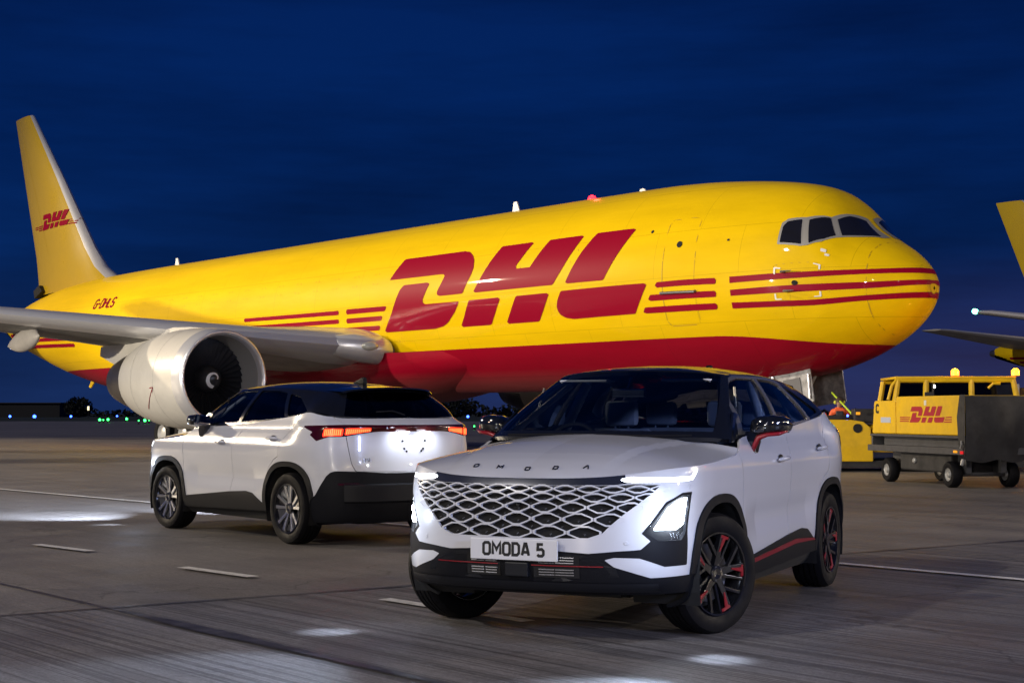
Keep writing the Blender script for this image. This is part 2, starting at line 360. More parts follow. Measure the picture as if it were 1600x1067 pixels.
def Hd(k,s):
    """hood: k 0..10, s 0 edge .. 1 centre"""
    k,s=np.broadcast_arrays(np.asarray(k,float),np.asarray(s,float))
    E=S(k,1.0);xc=hxc(k);x=E[...,0]+(xc-E[...,0])*s;y=E[...,1]*(1-s)
    zc=hzc(xc);z=E[...,2]+(zc-E[...,2])*(1-np.abs(1-s)**2.3)
    y0=.46+.10*(2.1-x)/1.0
    z=z+.010*np.clip((y0-np.abs(y))/.07+.5,0,1)**1.0*np.clip((2.12-x)/.3,0,1)
    return np.stack([x,y,z],-1)
GB=[(1.13,0,1.118),(1.11,.25,1.118),(1.05,.5,1.118),(.95,.70,1.115),(.80,.81,1.105),(.4,.828,1.122),(0,.828,1.140),(-.5,.822,1.162),(-.95,.808,1.195),(-1.35,.79,1.235),(-1.62,.775,1.265),(-1.86,.68,1.235),(-1.97,.45,1.220),(-2.0,.2,1.215),(-2.0,0,1.215)]
GT=[(.32,0,1.545),(.31,.2,1.543),(.285,.4,1.533),(.23,.54,1.517),(.10,.59,1.508),(-.1,.602,1.516),(-.35,.608,1.520),(-.7,.602,1.515),(-1.05,.588,1.500),(-1.35,.568,1.480),(-1.54,.55,1.465),(-1.66,.49,1.462),(-1.72,.33,1.474),(-1.745,.15,1.480),(-1.75,0,1.482)]
GC=[.30,.28,.22,.12,.0,-.15,-.38,-.7,-1.02,-1.3,-1.48,-1.60,-1.68,-1.72,-1.735]
gzr=mono([-1.76,-1.5,-1.2,-.8,-.35,-.1,.1,.25,.32],[1.484,1.53,1.562,1.586,1.592,1.585,1.573,1.556,1.547])
_b,_t,_c=np.array(GB),np.array(GT),np.array(GC)
_m=(_b+_t)/2;_o=np.array([(1,0),(1,.1),(1,.3),(.7,.7),(.2,1),(0,1),(0,1),(0,1),(0,1),(-.1,1),(-.4,.9),(-.8,.6),(-1,.3),(-1,.1),(-1,0)])
def _rows():
    R=[_b]
    for f,b in ((.25,.022),(.5,.030),(.75,.022),(.92,.010)):
        q=_b+(_t-_b)*f;q[:,:2]+=_o*b;R.append(q)
    R.append(_t)
    C=np.stack([_c,0*_c,gzr(_c)],1)
    for f in (.12,.3,.6,1.0):
        q=_t+(C-_t)*f;q[:,2]=_t[:,2]+(C[:,2]-_t[:,2])*(1-(1-f)**2.2);R.append(q)
    return np.array(R)
_R=_rows()  # rows x cols x3
def G(k,r):
    """greenhouse: k 0..14, r 0..9 (5 = roof edge, 9 = centre)"""
    k,r=np.broadcast_arrays(np.asarray(k,float),np.asarray(r,float));sh=k.shape;k=k.ravel();r=r.ravel()
    rows=np.stack([cat(R,(1,1))(k) for R in _R])  # 10 x N x3
    a=2*rows[0]-rows[1];mirror=rows[-2]*np.array([1,-1,1]);Q=np.concatenate([a[None],rows,mirror[None]])
    i=np.clip(r.astype(int),0,8);u=(r-i)[:,None];n=np.arange(len(r))
    p0,p1,p2,p3=Q[i,n],Q[i+1,n],Q[i+2,n],Q[i+3,n]
    return (.5*(2*p1+(p2-p0)*u+(2*p0-5*p1+4*p2-p3)*u*u+(3*p1-p0-3*p2+p3)*u**3)).reshape(sh+(3,))
# arc length coordinate at mid body
_kd=np.linspace(0,23,1200);_pd=nom(_kd);_al=np.concatenate([[0],np.cumsum(np.linalg.norm(np.diff(_pd,axis=0),axis=1))])
k2a=lambda k:np.interp(k,_kd,_al)
a2k=lambda a:np.interp(a,_al,_kd)
# aircraft fuselage: X metres aft of the nose, t angle from the top (0) over the starboard side (pi/2) to the keel (pi)
ftop=mono([-.02,0,.10,.30,.7,1.1,1.5,1.85,2.2,2.6,3.1,3.8,4.6,5.6,6.6,8,10,36,42,46,50,53,54.2],[4.12,4.20,4.44,4.72,5.06,5.31,5.58,5.95,6.33,6.60,6.78,6.93,7.05,7.16,7.24,7.29,7.30,7.30,7.26,7.10,6.70,6.15,5.75])
fbot=mono([-.02,0,.10,.30,.7,1.3,2.1,3.2,4.5,6,8,10,33,37,41,45,49,52,54.2],[4.06,3.96,3.74,3.47,3.14,2.80,2.48,2.20,2.04,1.94,1.90,1.89,1.89,1.96,2.25,2.85,3.70,4.40,5.05])
fwid=mono([-.02,0,.10,.30,.7,1.3,2.1,3.2,4.5,6,8,10,36,40,44,48,51,53,54.2],[.03,.14,.36,.62,.98,1.36,1.74,2.08,2.30,2.43,2.505,2.515,2.515,2.40,2.12,1.60,1.05,.60,.28])
fmid=mono([0,2,6,10,36,54.2],[4.15,4.35,4.60,4.65,4.65,5.40])
def FU(X,t):
    X,t=np.broadcast_arrays(np.asarray(X,float),np.asarray(t,float))
    T,B,W,M=ftop(X),fbot(X),fwid(X),fmid(X);c=np.cos(t);s=np.sin(t)
    M=np.clip(M,B+.03,T-.03)
    # squarer crown over the cockpit
    z=np.where(c>0,M+(T-M)*c,M+(M-B)*c)
    return np.stack([-X,-W*s,z],-1)
# ------------------------------------------------------------------ car
def Sa(a, z, side=1, off=0.0):
    """point on the side band at arc length a and height z, pushed out by off"""
    k = a2k(a); v = (z - .19) / (zt(k) - .19); P = S(k, v); e_ = 1e-3
    n = np.cross(S(k + e_, v) - S(k - e_, v), S(k, v + e_) - S(k, v - e_)); n = n / max(np.linalg.norm(n), 1e-9)
    P = P + n * off; return (float(P[0]), float(P[1]) * side, float(P[2]))
def a_of_y(y, z=.9):
    A_ = np.linspace(0, 1.0, 400); k = a2k(A_); Y = S(k, (z - .19) / (zt(k) - .19))[:, 1]; return float(np.interp(y, Y, A_))
WX = 1.315
def arch(pt, r, grow=1.0):
    x, z = pt.A[:, 0], pt.A[:, 2]; f = 1e9
    for cx in (WX, -WX):
        d = np.abs(x - cx) / grow; f = np.minimum(f, (d ** 2.5 + np.abs(np.maximum(z - .345, 0)) ** 2.5) ** .4 - r)
    return f
FWIN = [(.60, 1.150), (.475, 1.335), (.335, 1.425), (.22, 1.470), (.08, 1.492), (-.265, 1.497), (-.175, 1.172)]
RWIN = [(-.235, 1.176), (-.335, 1.497), (-.70, 1.488), (-.87, 1.466), (-1.085, 1.222)]
QWIN = [(-1.135, 1.232), (-.94, 1.455), (-1.15, 1.425), (-1.46, 1.288), (-1.44, 1.268)]
HULL = [(.70, 1.128), (.505, 1.335), (.36, 1.445), (.235, 1.488), (.08, 1.512), (-.70, 1.512), (-.93, 1.490), (-1.16, 1.222), (-1.10, 1.205), (-.2, 1.160)]
FDOOR = [(.865, 1.30), (.865, 1.09), (.915, .96), (.90, .70), (.893, .30), (.86, .26), (-.146, .24), (-.15, .462), (-.19, .62), (-.205, .94), (-.335, 1.12), (-.335, 1.3)]
RDOOR = [(-.335, 1.3), (-.335, 1.12), (-.205, .94), (-.19, .62), (-.15, .462), (-.146, .24), (-.80, .26), (-.86, .45), (-.88, .60), (-.965, .735), (-1.08, .815), (-1.175, .845), (-1.20, .977), (-1.38, 1.19), (-1.42, 1.33)]
SILL = [(.95, .383), (.893, .383), (-.146, .466), (-.493, .483), (-.62, .470), (-.87, .36), (-.9, .1), (.95, .1)]
DARKF = [(-.2, .515), (.24, .518), (.42, .508), (.55, .52), (.70, .530), (.755, .575), (.705, .615), (.843, .782), (.955, .828), (1.045, .832), (1.035, .74), (1.012, .60), (1.012, .437), (.843, .435), (.696, .484), (.557, .488), (.505, .475), (.557, .437), (.757, .377), (1.112, .382), (1.2, .1), (-.2, .1)]
GRILLE = [(-.2, .866), (.30, .868), (.54, .873), (.66, .880), (.80, .874), (.74, .820), (.675, .77), (.60, .715), (.53, .655), (.49, .615), (.43, .588), (-.2, .582)]
STRIP = [(-.2, 1.0), (.56, 1.0), (.60, .895), (.64, .886), (.54, .8745), (.30, .8695), (-.2, .8675)]
DRLP = [(.555, .905), (.60, .888), (.78, .889), (.95, .891), (1.05, .897), (1.112, .952), (1.075, .951), (1.03, .917), (.80, .912), (.62, .918)]
TAIL = [(4.40, 1.142), (4.60, 1.085), (4.56, 1.060), (4.66, 1.000), (4.80, 1.038), (4.96, 1.043), (5.20, 1.082), (5.30, 1.090), (5.9, 1.090), (5.9, 1.150), (5.30, 1.150), (4.95, 1.152), (4.70, 1.147)]
GLOW1 = [(4.735, 1.040), (4.80, 1.046), (4.945, 1.052), (4.945, 1.118), (4.745, 1.118)]
GLOW2 = [(4.965, 1.055), (5.02, 1.064), (5.215, 1.094), (5.215, 1.126), (4.965, 1.119)]
DARKR = [(4.50, .1), (4.56, .44), (4.63, .50), (4.755, .672), (4.80, .705), (4.855, .719), (5.031, .714), (5.35, .698), (5.9, .695), (5.9, .1)]
GATE = [(5.9, .700), (5.05, .716), (5.02, .78), (4.985, 1.0), (4.955, 1.165), (4.80, 1.30), (5.9, 1.4)]
def ring_pts(ca, cz, hx, hz, q): return [(ca, cz + hz), (ca + hx * .32, cz + hz), (ca + hx, cz + q), (ca + hx, cz - q), (ca + hx * .32, cz - hz), (ca - hx * .32, cz - hz), (ca - hx, cz - q), (ca - hx, cz + q), (ca - hx * .32, cz + hz)][1:]
def make_wheel(root, x, y, rz, style):
    side = 1 if y > 0 else -1
    w = bpy.data.objects.new('wheel', None); col.objects.link(w); w.parent = root; w.location = (x, y, .345); w.rotation_euler = (0, 0, rz); w.empty_display_size = .2
    # local: axle along y, outside towards +y*side
    def out(m):  # profiles are written for outside = +y
        if side < 0: m.v = [(a, -b, c) for a, b, c in m.v]
        return m
    t = MB(); hw = .108
    prof = [(-hw + .01, .235), (-hw - .004, .26), (-hw - .008, .30), (-hw, .328), (-hw + .022, .341)]
    for gx in (-.058, -.02, .02, .058):
        prof += [(gx - .006, .3455), (gx - .005, .338), (gx + .005, .338), (gx + .006, .3455)]
    prof += [(hw - .022, .341), (hw, .328), (hw + .008, .30), (hw + .004, .26), (hw - .01, .235)]
    t.rev(prof, n=72); out(t).build('tyre', rubber, w, smooth=35)
    r_ = MB(); r_.rev([(-hw + .012, .226), (-hw + .012, .236), (-hw - .0, .238), (-hw + .03, .215), (.02, .205), (hw - .03, .218), (hw - .004, .238), (hw + .004, .238), (hw + .002, .228), (hw - .02, .222)], n=72)
    rim = out(r_).build('rim', rimblack if style == 'a' else rimblack, w, smooth=35)
    d_ = MB(); d_.rev([(.0, .06), (.0, .165), (.022, .165), (.022, .06)], n=48); d_.rev([(-.03, .0), (-.03, .20), (-.028, .20), (-.028, .0)], n=40, mi=1)
    out(d_).build('brake_disc', [mat('disc_steel', (.25, .25, .27), .35, .9), inner], w, smooth=35)
    sp = MB(); ac = MB()
    def bar(m, a0, r0, r1, w0, w1, y0, y1, th=.022, da=0, mi=0):
        """tapered spoke from radius r0 to r1 at angle a0 (rotating by da)"""
        ps = []
        for r, wd, yy, a in ((r0, w0, y0, a0), (r1, w1, y1, a0 + da)):
            c, s_ = math.cos(a), math.sin(a); tx, tz = -s_, c
            for sg in (-1, 1): ps.append((r * c + tx * wd * sg, yy, r * s_ + tz * wd * sg))
            for sg in (1, -1): ps.append((r * c + tx * wd * sg * 1.25, yy - th, r * s_ + tz * wd * sg * 1.25))
        m.add(ps, [(0, 1, 2, 3), (4, 7, 6, 5), (0, 4, 5, 1), (1, 5, 6, 2), (2, 6, 7, 3), (3, 7, 4, 0)], mi)
    fin_ = lambda m: out(m).build('spoke_insert', [red, red] if style == 'a' else [rimblack, mat('rim_grey_insert', (.13, .13, .14), .3, .6)], rim)
    for i in range(5):
        a = 2 * PI * i / 5 + .3
        if style == 'a':
            bar(sp, a, .03, .225, .024, .012, .088, .104, .03, .18); bar(sp, a + .05, .10, .226, .012, .010, .092, .104, .02, -.42)
            bar(sp, a + .62, .05, .224, .010, .006, .078, .100, .02, -.1)
            bar(ac, a + .16, .125, .205, .004, .012, .099, .107, .006, .12); bar(ac, a + .30, .204, .220, .030, .030, .103, .106, .006, 0); fin_(ac); ac = MB()
        else:
            for dd in (-.20, .20):
                bar(sp, a + dd * .9, .045, .224, .012, .017, .080, .104, .018, dd * .42)
            bar(ac, a, .05, .216, .012, .020, .066, .085, .02)
            fin_(ac); ac = MB(); bar(ac, a + .628, .10, .214, .018, .062, .050, .078, .008, 0, 1); fin_(ac); ac = MB()
    sp.rev([(.060, .055), (.094, .050), (.097, .030), (.092, .0)], n=30, mi=1 if style == 'b' else 0)
    out(sp).build('spokes', [rimblack, rimblack] if style == 'a' else [rimsilver, rimblack], rim, bev=.002)
    bo = MB()
    for i in range(5):
        a = 2 * PI * i / 5; bo.rev([(.07, .009), (.096, .009), (.096, .0)], c=(.036 * math.cos(a), 0, .036 * math.sin(a)), n=10)
    out(bo).build('wheel_bolts', darkchrome, rim)
    return w
def seat_part(parent, x, y, rear=False):
    s_ = bpy.data.objects.new('seat', None); col.objects.link(s_); s_.parent = parent; s_.location = (x, y, 0)
    w = .25 if not rear else .60
    m = MB(); m.prism([(.30, .50), (.30, .60), (.26, .63), (-.20, .60), (-.24, .56), (-.24, .48)], -w, w, 'xz'); m.build('seat_base', seatm, s_, bev=.03)
    m = MB(); m.prism([(-.16, .56), (-.34, 1.12), (-.37, 1.16), (-.43, 1.15), (-.44, 1.10), (-.30, .54)], -w * .92, w * .92, 'xz'); m.build('backrest', seatm, s_, bev=.035)
    for yy in ((0,) if not rear else (-.38, .38)):
        m = MB(); m.box(-.47, -.37, yy - .12, yy + .12, 1.17, 1.35, bev=.035); m.tube([(-.41, yy - .05, 1.10), (-.42, yy - .05, 1.2)], .007); m.tube([(-.41, yy + .05, 1.10), (-.42, yy + .05, 1.2)], .007); m.build('headrest', seatm, s_, smooth=40)
def make_car(pose, style, label, steer, cyl='car'):
    X, Y, yaw = pose
    root = empty('parked_car', (X, Y, 0), yaw, label=label, cat='car', group='white crossovers on the apron')
    A_ = style == 'a'; framem = frame_glint if A_ else black
    us = np.concatenate([np.linspace(0, 6, 150), np.linspace(6, 18, 210)[1:], np.linspace(18, 23, 70)[1:]])
    band = gridpatch(S, us, np.linspace(0, 1, 86), umap=k2a)
    band, _ = (lambda r: (r[1], r[0]))(clip(band, arch(band, .405)))
    band, _ = (lambda r: (r[1], r[0]))(clip(band, np.maximum(np.abs(band.A[:, 0]) - 1.0, band.A[:, 2] - (.285 - .02 * band.A[:, 0]))))
    _, band = clip(band, np.maximum(1.75 - band.A[:, 0], band.A[:, 2] - .285)); _, band = clip(band, np.maximum(1.75 + band.A[:, 0], band.A[:, 2] - .235))
    grp = {}
    # front features
    def take(poly, coords, src):
        return clip(src, poly_sdf(getattr(src, coords), poly))
    grp['drl'], band = take(DRLP, 'uz', band)
    grp['strip'], band = take(STRIP, 'uz', band)
    if A_: grp['grille'], band = take(GRILLE, 'uz', band)
    darkf, band = take(DARKF, 'uz', band)
    LAMP = [(.728, .618), (.852, .768), (.958, .815), (1.030, .818), (1.020, .74), (1.0, .62), (.96, .575), (.80, .575)]
    grp['lamp'], darkf = take(LAMP, 'uz', darkf)
    tail, band = take(TAIL, 'uz', band)
    g1, tail = take(GLOW1, 'uz', tail); g2, tail = take(GLOW2, 'uz', tail)
    bar_, lampt = clip(tail, 5.24 - tail.A[:, 6])
    darkr, band = take(DARKR, 'uz', band)
    sill, band = take(SILL, 'xz', band)
    f = arch(band, .455, 1.03); f = np.where(band.A[:, 2] < .1, 1, f); ring, band = clip(band, f)
    # tailgate, doors
    gin, rest = clip(band, poly_sdf(band.uz, GATE) - .003); gate, _ = clip(gin, poly_sdf(gin.uz, GATE) + .003)
    doors = []
    for D in (FDOOR, RDOOR):
        gin, rest = clip(rest, poly_sdf(rest.xz, D) - .0028); dr, _ = clip(gin, poly_sdf(gin.xz, D) + .0028); doors.append(dr)
    # bumper split line: front bumper skin runs down from the lamp corner to the arch
    if A_: lowred, sill = clip(sill, poly_sdf(sill.xz, [(.70, .352), (.70, .378), (-.30, .425), (-.80, .398), (-.86, .382), (-.30, .395)]))
    emit('body', rest, paint, root, skirt=.014)
    emit('front_cladding', darkf, plastic, root, off=.001, skirt=.02)
    emit('rear_bumper', darkr, plastic, root, off=.006, skirt=.02)
    emit_lr('sill_cladding', sill, plastic, root, off=.010, skirt=.03)
    for rg_ in clip(ring, ring.A[:, 0]): emit_lr('wheel_arch_trim', rg_, plastic, root, off=.012, skirt=.05)
    if A_: emit_lr('sill_accent', lowred, red, root, off=.016, skirt=.008)
    tg = emit('tailgate', gate, paint, root, skirt=.014)
    for sd in (1, -1):
        for i, dr in enumerate(doors):
            d = emit('door', dr, paint, root, side=sd, skirt=.014)
            h = MB(); cx, cz = ((.03, .962), (-1.03, 1.012))[i]; a = float(k2a(np.interp(-cx, -np.array([p[0] for p in NOM][7:18]), np.arange(7, 18))))
            y0 = Sa(a, cz)[1]
            h.rev([(-.0, 1.0), (.004, .98), (.004, .0)], c=(0, 0, 0), n=28); st = len(h.v)
            h.v = [(cx + v[0] * .058, (y0 + v[1] * .5 - .001) , cz + v[2] * .034) for v in h.v]
            h.m = [1] * len(h.m)
            b0 = len(h.v); h.tube([(cx - .098, y0 + .012, cz + .004), (cx - .085, y0 + .030, cz + .008), (cx - .02, y0 + .038, cz + .009), (cx + .06, y0 + .036, cz + .006), (cx + .088, y0 + .026, cz + .003), (cx + .095, y0 + .010, cz)], [.009, .014, .015, .015, .012, .008], n=12)
            if sd < 0: h.v = [(p[0], -p[1], p[2]) for p in h.v]
            h.build('handle', [paint, plastic2], d, smooth=50)
    # black shell under the skin so that shut lines read dark, and floor pan
    us2 = np.linspace(0, 23, 140); sh = gridpatch(lambda U, V: S(U, V), us2, np.linspace(.0, 1, 26), umap=k2a); _, sh = clip(sh, arch(sh, .402)); _, sh = clip(sh, np.maximum(1.5 - np.abs(sh.A[:, 0]), sh.A[:, 2] - .27))
    emit('inner_shell', sh, inner, root, off=-.028)
    # hood
    hp = gridpatch(lambda k, s_: Hd(k, s_), np.linspace(0, 9.95, 110), np.linspace(0, 1, 50))
    _, hood = clip(hp, hp.A[:, 7] - .009)
    hd = emit('hood', hood, paint, root, skirt=.012)
    emit('cowl', hp, inner, root, off=-.02)
    # hood lettering and dark strip
    if A_:
        l = MB()
        for i, (ch, y) in enumerate(zip('OMOD^', (-.328, -.168, 0.005, .172, .345))):
            for q in strokes(ch, .030, .0065, wide=1.45, slant=-.12 if ch != '^' else 0):
                P_ = []
                for u, v in q: P_.append((2.073 - v * 1.25 - .034 * (y / .35) ** 2, y + u, None))
                l.add([(a_, b_, 0) for a_, b_, c_ in P_], [(0, 1, 2, 3)])
        hv = hood.A[:, :3]
        def hz(x, y):
            d = (hv[:, 0] - x) ** 2 + (hv[:, 1] - abs(y)) ** 2; i = np.argsort(d)[:4]; w_ = 1 / (d[i] + 1e-7); return float((hv[i, 2] * w_).sum() / w_.sum())
        top = [(a_, b_, hz(a_, b_) + .0045) for a_, b_, c_ in l.v]; n0 = len(top); F_ = list(l.f)
        l.v = top + [(a_, b_, c_ - .004) for a_, b_, c_ in top]
        for f_ in F_:
            for q in range(4): l.f.append((f_[q], f_[(q + 1) % 4], f_[(q + 1) % 4] + n0, f_[q] + n0)); l.m.append(0)
        l.build('badge_lettering', darkchrome, hd)
    emit('grille_trim', grp['strip'], darkchrome, root, off=.001, skirt=.01)
    for sd in (1, -1):
        emit('daytime_light', grp['drl'], ledd if A_ else ledd, root, side=sd, off=-.004)
        # headlamp: recess, lens, three led units
        hl = emit('headlight', grp['lamp'], clear, root, side=sd, off=-.002)
        b = MB(); o_ = [Sa(a_, z_, sd, -.004) for a_, z_ in LAMP]; i_ = [Sa(a_, z_, sd, -.075) for a_, z_ in LAMP]; n = len(LAMP)
        i_ = [(p[0] - .03, p[1], p[2]) for p in i_]
        b.add(o_ + i_, [tuple(range(n, 2 * n))] + [(q, (q + 1) % n, n + (q + 1) % n, n + q) for q in range(n)]); b.build('lamp_housing', inner, hl)
        if A_:
            # lit diffuser filling the upper lamp, three projector modules standing proud of it, dark bezel bars
            LP = [(.772, .632), (.862, .752), (.955, .798), (1.010, .802), (1.003, .74), (.988, .660), (.93, .632)]
            gpn = gridpatch(lambda U, V: S(a2k(U), (V - .19) / (zt(a2k(U)) - .19)), np.linspace(.75, 1.03, 40), np.linspace(.62, .815, 36)); lp_, _ = clip(gpn, poly_sdf(gpn.uw, LP)); emit('lit_diffuser', lp_, ledp, hl, side=sd, off=-.006)
            for (a_, z_, r_) in ((.968, .765, .024), (.930, .705, .030), (.895, .655, .022)):
                u = MB(); c = Vector(Sa(a_, z_, sd, -.020)); d = Vector(Sa(a_, z_, sd, 0.0)) - c; d = (d.normalized() + Vector((.8, 0, 0))).normalized()
                u.rev([(-.01, r_), (.006, r_ * .96), (.014, r_ * .7), (.017, 0)], 'x', n=24); M = d.to_track_quat('X', 'Z').to_matrix().to_4x4(); M.translation = c; u.xf(M); u.build('led_unit', led, hl, smooth=True)
            u = MB()
            for q in range(5):
                a0 = .90 + q * .022; u.add([Sa(a0, .585, sd, -.02), Sa(a0 + .010, .585, sd, -.02), Sa(a0 + .010, .618, sd, -.03), Sa(a0, .618, sd, -.03)], [(0, 1, 2, 3)])
            u.build('chrome_fins', bowl, hl)
        tl = emit('tail_light', lampt, lampred, root, side=sd, off=.004, skirt=.01)
        emit('glow_panel', [g1, g2], ledr, tl, side=sd, off=.003)
        # bright ribs inside the lamp
        rb = MB()
        for a0 in np.arange(4.755, 4.935, .020): rb.add([Sa(a0, 1.050 + (a0 - 4.75) * .03, sd, .0065), Sa(a0 + .011, 1.050 + (a0 - 4.75) * .03, sd, .0065), Sa(a0 + .011, 1.110, sd, .0065), Sa(a0, 1.110, sd, .0065)], [(0, 1, 2, 3)])
        for a0 in np.arange(4.975, 5.20, .020): rb.add([Sa(a0, 1.063 + (a0 - 4.97) * .13, sd, .0065), Sa(a0 + .011, 1.063 + (a0 - 4.97) * .13, sd, .0065), Sa(a0 + .011, 1.114, sd, .0065), Sa(a0, 1.112, sd, .0065)], [(0, 1, 2, 3)])
        rb.build('light_ribs', ledr2, tl)
    emit('light_bar', bar_, lampred if not A_ else black, root, off=.003, skirt=.01)
    if A_:
        # grille: dark recess, studs, white hexagon lattice
        g = emit('grille', grp['grille'], inner, root, off=-.035)
        gb = MB(); lat = MB(); st = MB()
        rows = [(.618, .196), (.690, .177), (.755, .160), (.809, .146), (.852, .134)]
        def inside(a_, z_): return poly_sdf([(abs(a_), z_)], GRILLE)[0]
        def pt(a_, z_, off): return Sa(abs(a_), z_, 1 if a_ >= 0 else -1, off)
        for ri, (cz, dx) in enumerate(rows):
            hzt = ((rows[ri + 1][0] - cz) / 2 if ri + 1 < len(rows) else .020) ; hzb = ((cz - rows[ri - 1][0]) / 2 if ri else .035)
            for ci in range(-8, 9):
                ca = ci * dx
                if inside(ca, cz) > dx * .22: continue
                def rp(f_, g_):
                    hx = dx * .490 - f_; t_, b_ = hzt + .001 - g_, hzb + .001 - g_; q_ = .24
                    return [(ca + hx * .26, cz + t_), (ca + hx, cz + t_ * q_), (ca + hx, cz - b_ * q_), (ca + hx * .26, cz - b_), (ca - hx * .26, cz - b_), (ca - hx, cz - b_ * q_), (ca - hx, cz + t_ * q_), (ca - hx * .26, cz + t_)]
                O_ = rp(0, 0); I_ = rp(.0125, .0085); n = 8
                vs = [pt(a_, z_, .002) for a_, z_ in O_] + [pt(a_, z_, .002) for a_, z_ in I_] + [pt(a_, z_, -.02) for a_, z_ in I_] + [pt(a_, z_, -.02) for a_, z_ in O_]
                lat.add(vs, [(q, (q + 1) % n, n + (q + 1) % n, n + q) for q in range(n)] + [(n + q, n + (q + 1) % n, 2 * n + (q + 1) % n, 2 * n + q) for q in range(n)] + [(q, (q + 1) % n, 3 * n + (q + 1) % n, 3 * n + q) for q in range(n)])
                sgrp = [(ca, cz - hzb * .25)]
                if ri: sgrp.append((ca + dx / 2 * .95, cz - hzb - .004))
                for sa_, sz_ in sgrp:
                    if inside(sa_, sz_) > .02: continue
                    w_ = .012; st.add([pt(sa_, sz_ - .008, -.012), pt(sa_ + w_, sz_ + .004, -.034), pt(sa_, sz_ + .010, -.034), pt(sa_ - w_, sz_ + .004, -.034), pt(sa_, sz_ - .014, -.034)], [(0, 1, 2), (0, 2, 3), (0, 3, 4), (0, 4, 1)])
        # solid side shutters between lattice and bumper edge
        lat.build('grille_lattice', paint, g); st.build('grille_studs', silver, g)
        sv = MB(); sv.rev([(.0, .012), (.012, .012), (.013, .0)], 'x', (2.165, 0, .765), n=16); sv.build('camera_lens', black, g)
        # lower intake insert, slats, red line
        li = MB(); poly = [(.565, .435), (.40, .497), (.20, .508), (-.20, .508), (-.40, .497), (-.565, .435), (-.585, .385), (-.28, .357), (.28, .357), (.585, .385)]
        n = len(poly); vs = [pt(a_, z_, .007) for a_, z_ in poly] + [pt(a_ * .93, .432 + (z_ - .432) * .72, .003) for a_, z_ in poly]
        li.add(vs, [(q, (q + 1) % n, n + (q + 1) % n, n + q) for q in range(n)] + [tuple(range(n, 2 * n))]); lo = li.build('lower_intake', plastic2, root)
        sl_ = MB()
        for y0, y1 in ((-.27, -.19), (-.18, -.11), (.14, .23), (.235, .34)):
            for z_ in (.388, .402, .416, .452, .466, .480): sl_.add([pt(y0, z_, .010), pt(y1, z_, .010), pt(y1, z_ + .006, .010), pt(y0, z_ + .006, .010)], [(0, 1, 2, 3)])
        sl_.build('intake_slats', silver, lo)
        for y0, y1 in ((-.30, -.09), (.11, .37)):
            bk = MB(); bk.add([pt(y0, .376, .008), pt((y0 + y1) / 2, .376, .008), pt(y1, .376, .008), pt(y1, .496, .008), pt((y0 + y1) / 2, .496, .008), pt(y0, .496, .008)], [(0, 1, 4, 5), (1, 2, 3, 4)]); bk.build('intake_opening', inner, lo)
        for s0 in (1, -1):
            rl = MB()
            for q in range(8):
                a0, a1 = .10 + q * .05, .15 + q * .05; rl.add([pt(s0 * a0, .438, .014), pt(s0 * a1, .438, .014), pt(s0 * a1, .443, .014), pt(s0 * a0, .443, .014)], [(0, 1, 2, 3)])
            rl.build('red_accent_line', red, lo)
        ra = MB(); ra.box(2.195, 2.235, -.055, .085, .375, .452, bev=.006); ra.build('radar_cover', plastic2, lo)
        # plate
        pl = MB(); pl.box(2.226, 2.238, -.262, .262, .4625, .5785, bev=.004); p_ = pl.build('number_plate', platew, root)
        pc = MB(); pc.box(2.19, 2.226, -.23, .23, .455, .57); pc.build('plate_holder', plastic, p_)
        tx = MB()
        for q in strokes('OMODA 5', .079, .0160, gap=.24, wide=.80): tx.add([(2.2392, u, .483 + v) for u, v in q] , [(0, 1, 2, 3)])
        tx.v = [(x_, u * .98, v) for x_, u, v in tx.v]; tx.build('plate_lettering', plateb, p_)
        sk = MB(); sk.add([pt(a_, .315, .02) for a_ in np.linspace(-.8, .8, 25)] + [pt(a_, .350, .010) for a_ in np.linspace(-.8, .8, 25)] + [(lambda p: (p[0] - .10, p[1], .275))(pt(a_, .30, 0)) for a_ in np.linspace(-.8, .8, 25)], [(i, i + 1, 26 + i, 25 + i) for i in range(24)] + [(i + 1, i, 50 + i, 51 + i) for i in range(24)])
        sk.build('front_splitter', plastic2, root, smooth=True)
    else:
        # rear plate recess lamp and screws, badge, reflectors
        pf = MB()
        for y_, z_ in ((-.13, 1.0), (.13, 1.0), (-.11, .925), (.11, .925), (-.085, .90), (.085, .90)): pf.box(-2.172, -2.158, y_ - .006, y_ + .006, z_ - .009, z_ + .009)
        pf.build('plate_fixings', plastic, tg)
        for y_ in (-.12, .12):
            lm_ = MB(); lm_.box(-2.19, -2.165, y_ - .05, y_ + .05, 1.080, 1.090); l_ = lm_.build('plate_lamp', mat('plate_lamp_glow', (1, 1, 1), .4, emit=(.85, .9, 1), es=7), tg)
            L_ = bpy.data.lights.new('plate_light', 'SPOT'); L_.energy = 6; L_.color = (.8, .86, 1); L_.spot_size = R(120); L_.spot_blend = 1; L_.shadow_soft_size = .02
            lo = bpy.data.objects.new('plate_light', L_); col.objects.link(lo); lo.parent = root; lo.location = (-2.33, y_ * 1.3, 1.12); lo.rotation_euler = Vector((.9, 0, -1)).to_track_quat('-Z', 'Y').to_euler()
        bd = MB()
        for q in strokes('E5', .034, .008, wide=1.5, gap=.3):
            bd.add([Sa(5.17 + u, .805 + v, 1, .004) for u, v in q], [(0, 1, 2, 3)])
        bd.build('model_badge', darkchrome, tg)
        bl = MB()
        for ch, y_ in zip('OMODA', (-.30, -.15, 0, .15, .30)):
            for q in strokes(ch, .022, .005, wide=1.4): bl.add([Sa(5.66 - abs(y_ - 0) , 1.112 + v, 1, .006) if False else (-2.150, -(y_ * -1 + u) , 1.112 + v) for u, v in q], [(0, 1, 2, 3)])
